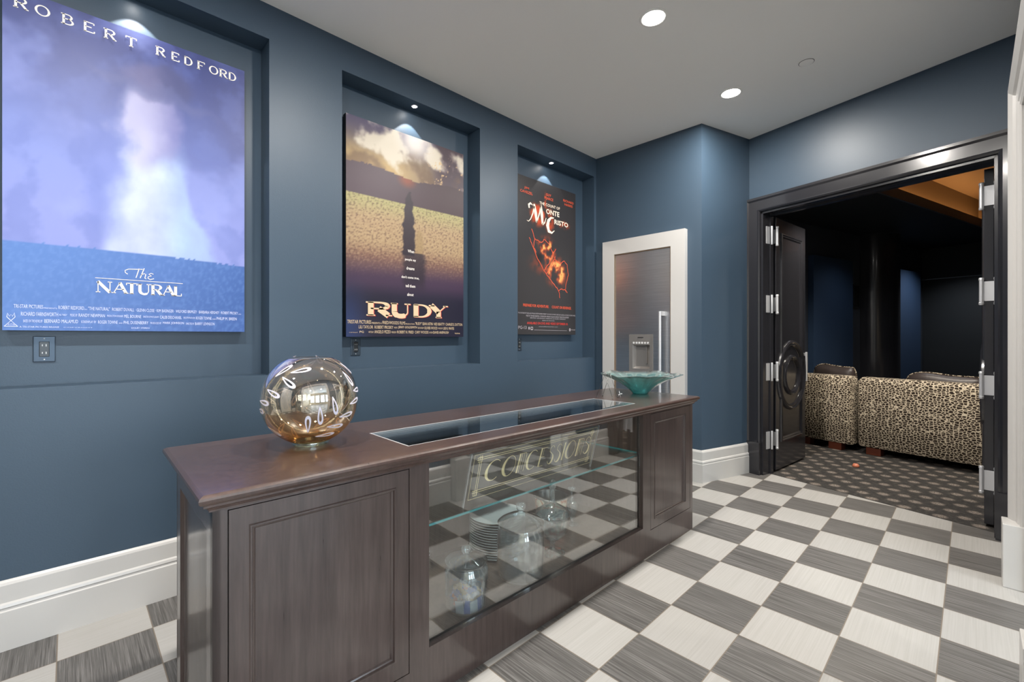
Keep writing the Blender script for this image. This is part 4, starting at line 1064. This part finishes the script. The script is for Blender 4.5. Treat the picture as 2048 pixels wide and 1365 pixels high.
# teal bowl
bw = thing('glass_bowl', 'teal fluted glass bowl with wavy rim on the far end of the counter', 'bowl', cpt(2.590, .305, HT + .0005))
bm = B()
def rm(r_, z, a):
    k = max(0, min(1, (r_ - .06) / .2)); return r_ * (1 + .040 * k * math.cos(18 * a + .6) + .02 * k * math.sin(5 * a)), z + .004 * k * k * math.sin(5 * a + 1.) + .003 * k * math.cos(9 * a)
lathe(bm, [(0, .004), (.045, .0), (.052, .002), (.060, .012), (.095, .045), (.15, .082), (.21, .112), (.262, .132), (.268, .136), (.262, .139), (.21, .120), (.15, .091), (.095, .055), (.055, .022), (0, .012)], 112, rmod=rm)
link('bowl_shell', bm, 'teal_glass', bw, True, 60)

# wire stand
ws = thing('wire_stand', 'small thin wire stand with ball feet beside the teal bowl', 'stand', cpt(2.245, .34, HT))
import mathutils
feet = [((2.211, .399), (2.226, .345, .148)), ((2.209, .275), (2.226, .345, .148)), ((2.272, .394), (2.282, .345, .153)), ((2.302, .297), (2.282, .345, .153))]
def wl(u, v, z): q = Vector(cpt(u, v, HT + z)) - Vector(ws.location); return q
for (fu, fv), ap in feet:
    bm = B(); tube(bm, [wl(fu, fv, .005), wl(*ap)], .0013, 6); o = link('leg', bm, 'wire_steel', ws, True)
    bm = B(); bmesh.ops.create_uvsphere(bm, u_segments=10, v_segments=8, radius=.0045); 
    for v in bm.verts: v.co += wl(fu, fv, .0045)
    link('ball_foot', bm, 'wire_steel', o, True)
bm = B(); tube(bm, [wl(2.216, .345, .149), wl(2.295, .345, .153)], .0015, 6); link('top_bar', bm, 'wire_steel', ws, True)
bm = B(); c_ = wl(2.306, .285, .022)
for d in ((.022, .004, .006), (.004, .02, -.004), (.0, .006, .02)): d = Vector(d); tube(bm, [c_ - d, c_ + d], .0012, 6)
link('wire_star', bm, 'hinge_steel', ws, True)

# ------------------------------------------------------------------ built-in refrigerator in cream frame
fr = thing('refrigerator', 'stainless built-in refrigerator door in a cream frame with ice dispenser', 'refrigerator', (XF, 2.2, 0))
def fb_(name, mat, par, x0, x1, y0, y1, z0, z1, bev=0.):
    bm = B(); box(bm, x0 - XF, x1 - XF, y0 - 2.2, y1 - 2.2, z0, z1, bev); return link(name, bm, mat, par)
Y0, Y1 = 1.772, 2.632; PY0, PY1 = 1.905, 2.497; PT = 2.105
bm = B(); holed(bm, (Y0 - 2.2, Y1 - 2.2, .02, 2.245), [(PY0 - 2.2, PY1 - 2.2, .14, PT)], lambda a, b, d: (3.945 - XF + d, a, b), .052); link('surround_frame', bm, 'cream_trim', fr)
bm = B(); holed(bm, (PY0 - .001 - 2.2, PY1 + .001 - 2.2, .139, PT + .001), [(PY0 + .008 - 2.2, PY1 - .008 - 2.2, .148, PT - .008)], lambda a, b, d: (3.950 - XF + d, a, b), .02); link('gasket', bm, 'gasket_brown', fr)
dy0, dy1, dz0, dz1 = 2.085, 2.335, .945, 1.302
cy0, cy1, cz0, cz1 = 2.117, 2.297, .972, 1.200
bm = B(); holed(bm, (PY0 + .008 - 2.2, PY1 - .008 - 2.2, .148, PT - .008), [(dy0 - 2.2, dy1 - 2.2, dz0, dz1)], lambda a, b, d: (3.962 - XF + d, a, b), .012)
sd = link('steel_door', bm, 'brushed_steel', fr)
bm = B(); holed(bm, (dy0 - 2.2, dy1 - 2.2, dz0, dz1), [(cy0 - 2.2, cy1 - 2.2, cz0, cz1)], lambda a, b, d: (3.957 - XF + d, a, b), .012)
plain('dispenser_grey', rgb(158, 154, 150), .35, metal=.6)
dp = link('ice_dispenser', bm, 'dispenser_grey', fr)
bm = B()
x_ = 3.957 - XF; q = [(cy0 - 2.2, cz0), (cy1 - 2.2, cz0), (cy1 - 2.2, cz1), (cy0 - 2.2, cz1)]; q2 = [(cy0 + .02 - 2.2, cz0 + .02), (cy1 - .02 - 2.2, cz0 + .02), (cy1 - .02 - 2.2, cz1 - .01), (cy0 + .02 - 2.2, cz1 - .01)]
a_ = [bm.verts.new((x_ + .001, *p)) for p in q]; b_ = [bm.verts.new((x_ + .038, *p)) for p in q2]
for k in range(4): bm.faces.new((a_[k], a_[(k + 1) % 4], b_[(k + 1) % 4], b_[k]))
bm.faces.new(b_); box(bm, x_ + .018, x_ + .034, -.045, -.035, cz0 + .05, cz1 - .012)
link('dispenser_cavity', bm, 'dispenser_grey', dp)
for k in range(6):
    y = 2.135 + k * .0296; fb_('button', 'button_white', dp, 3.954, 3.9575, y - .009, y + .009, 1.211, 1.229, .001)
fb_('slot', 'slot_dark', dp, 3.955, 3.9575, 2.182, 2.240, 1.268, 1.276)
bm = B(); tube(bm, [(3.898 - XF, 1.985 - 2.2, .42), (3.898 - XF, 1.985 - 2.2, 1.512)], .013, 14); hd = link('handle', bm, 'hinge_steel', fr, True, 40)
for z in (.44, 1.492): fb_('handle_bracket', 'hinge_steel', hd, 3.893, 3.964, 1.972, 1.998, z - .02, z + .02, .003)

# ------------------------------------------------------------------ lamps
def spot(loc, power, size, blend=.4, col=(1, .93, .84), rad=.04, rot=(0, 0, 0)):
    l = bpy.data.lights.new('spot', 'SPOT'); l.energy = power; l.spot_size = R(size); l.spot_blend = blend; l.color = col; l.shadow_soft_size = rad
    o = bpy.data.objects.new('spot_lamp', l); COL.objects.link(o); o.location = loc; o.rotation_euler = rot; return o
def area(loc, rot, sx, sy, power, col):
    l = bpy.data.lights.new('area', 'AREA'); l.shape = 'RECTANGLE'; l.size = sx; l.size_y = sy; l.energy = power; l.color = col
    o = bpy.data.objects.new('area_lamp', l); COL.objects.link(o); o.location = loc; o.rotation_euler = rot; return o
def disk(loc, power, d, col):
    l = bpy.data.lights.new('disk', 'AREA'); l.shape = 'DISK'; l.size = d; l.energy = power; l.color = col
    o = bpy.data.objects.new('disk_lamp', l); COL.objects.link(o); o.location = loc; return o
def downlight(x, y, lab, power=27, group='recessed ceiling downlights'):
    t = thing('ceiling_downlight', lab, 'ceiling light', (x, y, ZC), 0, group)
    bm = B(); lathe(bm, [(.068, -.0005), (.080, -.0005), (.078, -.004), (.070, -.006), (.064, -.004), (.062, -.0005)], 36); link('trim_ring', bm, 'ceiling_paint', t, True, 50)
    bm = B(); lathe(bm, [(0, -.002), (.064, -.002)], 32); link('lens', bm, 'lamp_glow', t)
    disk((x, y, ZC - .008), power, .12, (1, .95, .885))
DL = [(2.470, 1.297, 'round glowing downlight in the ceiling, nearer the camera'), (3.662, 1.285, 'round glowing downlight in the ceiling, nearer the double door')]
for a in DL: downlight(*a)
for x in (1.28, .09, -1.1): downlight(x, 1.29, 'round recessed downlight above the near part of the counter room')
for x in (-1., 1., 3.): downlight(x, -2.6, 'round recessed downlight in the adjoining hall', 30, 'hall downlights')
t = thing('ceiling_cover', 'flat round white cover plate on the ceiling beside the far downlight', 'cover plate', (3.627, .785, ZC))
bm = B(); lathe(bm, [(0, -.004), (.040, -.004), (.043, -.0025), (.043, 0)], 32); link('cover_disc', bm, 'ceiling_paint', t, True, 40)
bm = B(); lathe(bm, [(.043, -.001), (.046, -.001), (.046, 0)], 32); link('shadow_gap', bm, 'black_matte', t)
for x, lab in ((.235, 'small round niche spotlight above the blue poster'), (1.811, 'small round niche spotlight above the golden field poster'), (3.350, 'small round niche spotlight above the black and orange poster')):
    t = thing('niche_spotlight', lab, 'spotlight', (x, 2.815, NZ[1]), 0, 'niche spotlights')
    bm = B(); lathe(bm, [(.018, -.0005), (.026, -.0005), (.024, -.005), (.018, -.004)], 24); link('trim_ring', bm, 'white_enamel', t, True)
    bm = B(); lathe(bm, [(0, -.003), (.018, -.003)], 20); link('lens', bm, 'niche_glow', t)
    spot((x, 2.815, NZ[1] - .012), 9, 84, .12, (1, .97, .93), .006)
# step light low on the right wall
t = thing('step_light', 'small recessed step light low on the navy wall opposite the counter', 'step light', (1.90, YR, .46))
bm = B(); box(bm, -.06, .06, 0, .010, -.035, .035, .002); link('cover_plate', bm, 'black_plastic', t)
bm = B(); box(bm, -.05, .05, .0101, .012, .008, .014); link('louvre_glow', bm, 'niche_glow', t)
spot((1.90, YR + .03, .455), 1.2, 120, .8, (1, .97, .93), .02, (R(-25), 0, 0))
# theatre downlights
for s, n in ((.55, .95), (1.4, .95)):
    p = TH(s, n, 2.745); t = thing('ceiling_downlight', 'round recessed downlight in the dark theatre soffit', 'ceiling light', p, 0, 'theatre downlights')
    bm = B(); lathe(bm, [(0, -.002), (.04, -.002), (.05, -.004), (.055, 0)], 24); link('lens', bm, 'lamp_glow', t)
    spot((p[0], p[1], 2.72), 80, 130, .6, (1, .92, .8), .04)
for s_, n_, w_ in ((.05, 4.95, 60), (.25, 2.7, 16)):  # added spots without fixtures, brightening the acoustic panels
    p = TH(s_, n_, 2.70); spot(p, w_, 125, .9, (.85, .92, 1.), .05)
# daylight of the adjoining hall through its windows
for a, b in WN: area(((a + b) / 2, -5.15, 1.55), (R(90), 0, PI), .96, 1.84, 150, (.68, .83, 1.))

# ------------------------------------------------------------------ back wall cream panel door (seen mirrored in the globe)
r_ = bpy.data.objects.new('door_3', None); COL.objects.link(r_); r_['kind'] = 'structure'; r_.location = (-2.0, 1.02, 0)
bm = B(); rings_panel(bm, -.62, .62, 0, 2.3, [(0, 0), (0, .04), (.14, .04), (.16, .025), (.2, .025)], lambda a, b, d: (d, a, b)); link('door_panel', bm, 'cream_trim', r_)
bm = B(); lathe(bm, [(0, 0), (.012, .0), (.012, .03), (.026, .035), (.028, .05), (0, .06)], 16)
for v in bm.verts: v.co = Vector((v.co.z + .04, v.co.x + .52, v.co.y + 1.0))
link('door_handle', bm, 'hinge_steel', r_, True)

# ------------------------------------------------------------------ world, camera, view
w = bpy.data.worlds.new('World'); scene.world = w; w.use_nodes = True
w.node_tree.nodes['Background'].inputs[0].default_value = (.5, .6, .75, 1); w.node_tree.nodes['Background'].inputs[1].default_value = .15
cam = bpy.data.cameras.new('Camera'); co = bpy.data.objects.new('Camera', cam); COL.objects.link(co); scene.camera = co
cam.sensor_width = 36.; cam.sensor_fit = 'HORIZONTAL'; cam.lens = 902.55 / 2048 * 36; cam.shift_x = 17. / 2048; cam.shift_y = -7.9 / 2048; cam.clip_start = .02
co.location = (0, 0, 1.276); co.rotation_euler = (R(90), 0, R(46.085 - 90))
vs = scene.view_settings; vs.view_transform = 'Standard'; vs.look = 'None'; vs.exposure = 0.56; vs.gamma = 1.; vs.use_curve_mapping = False
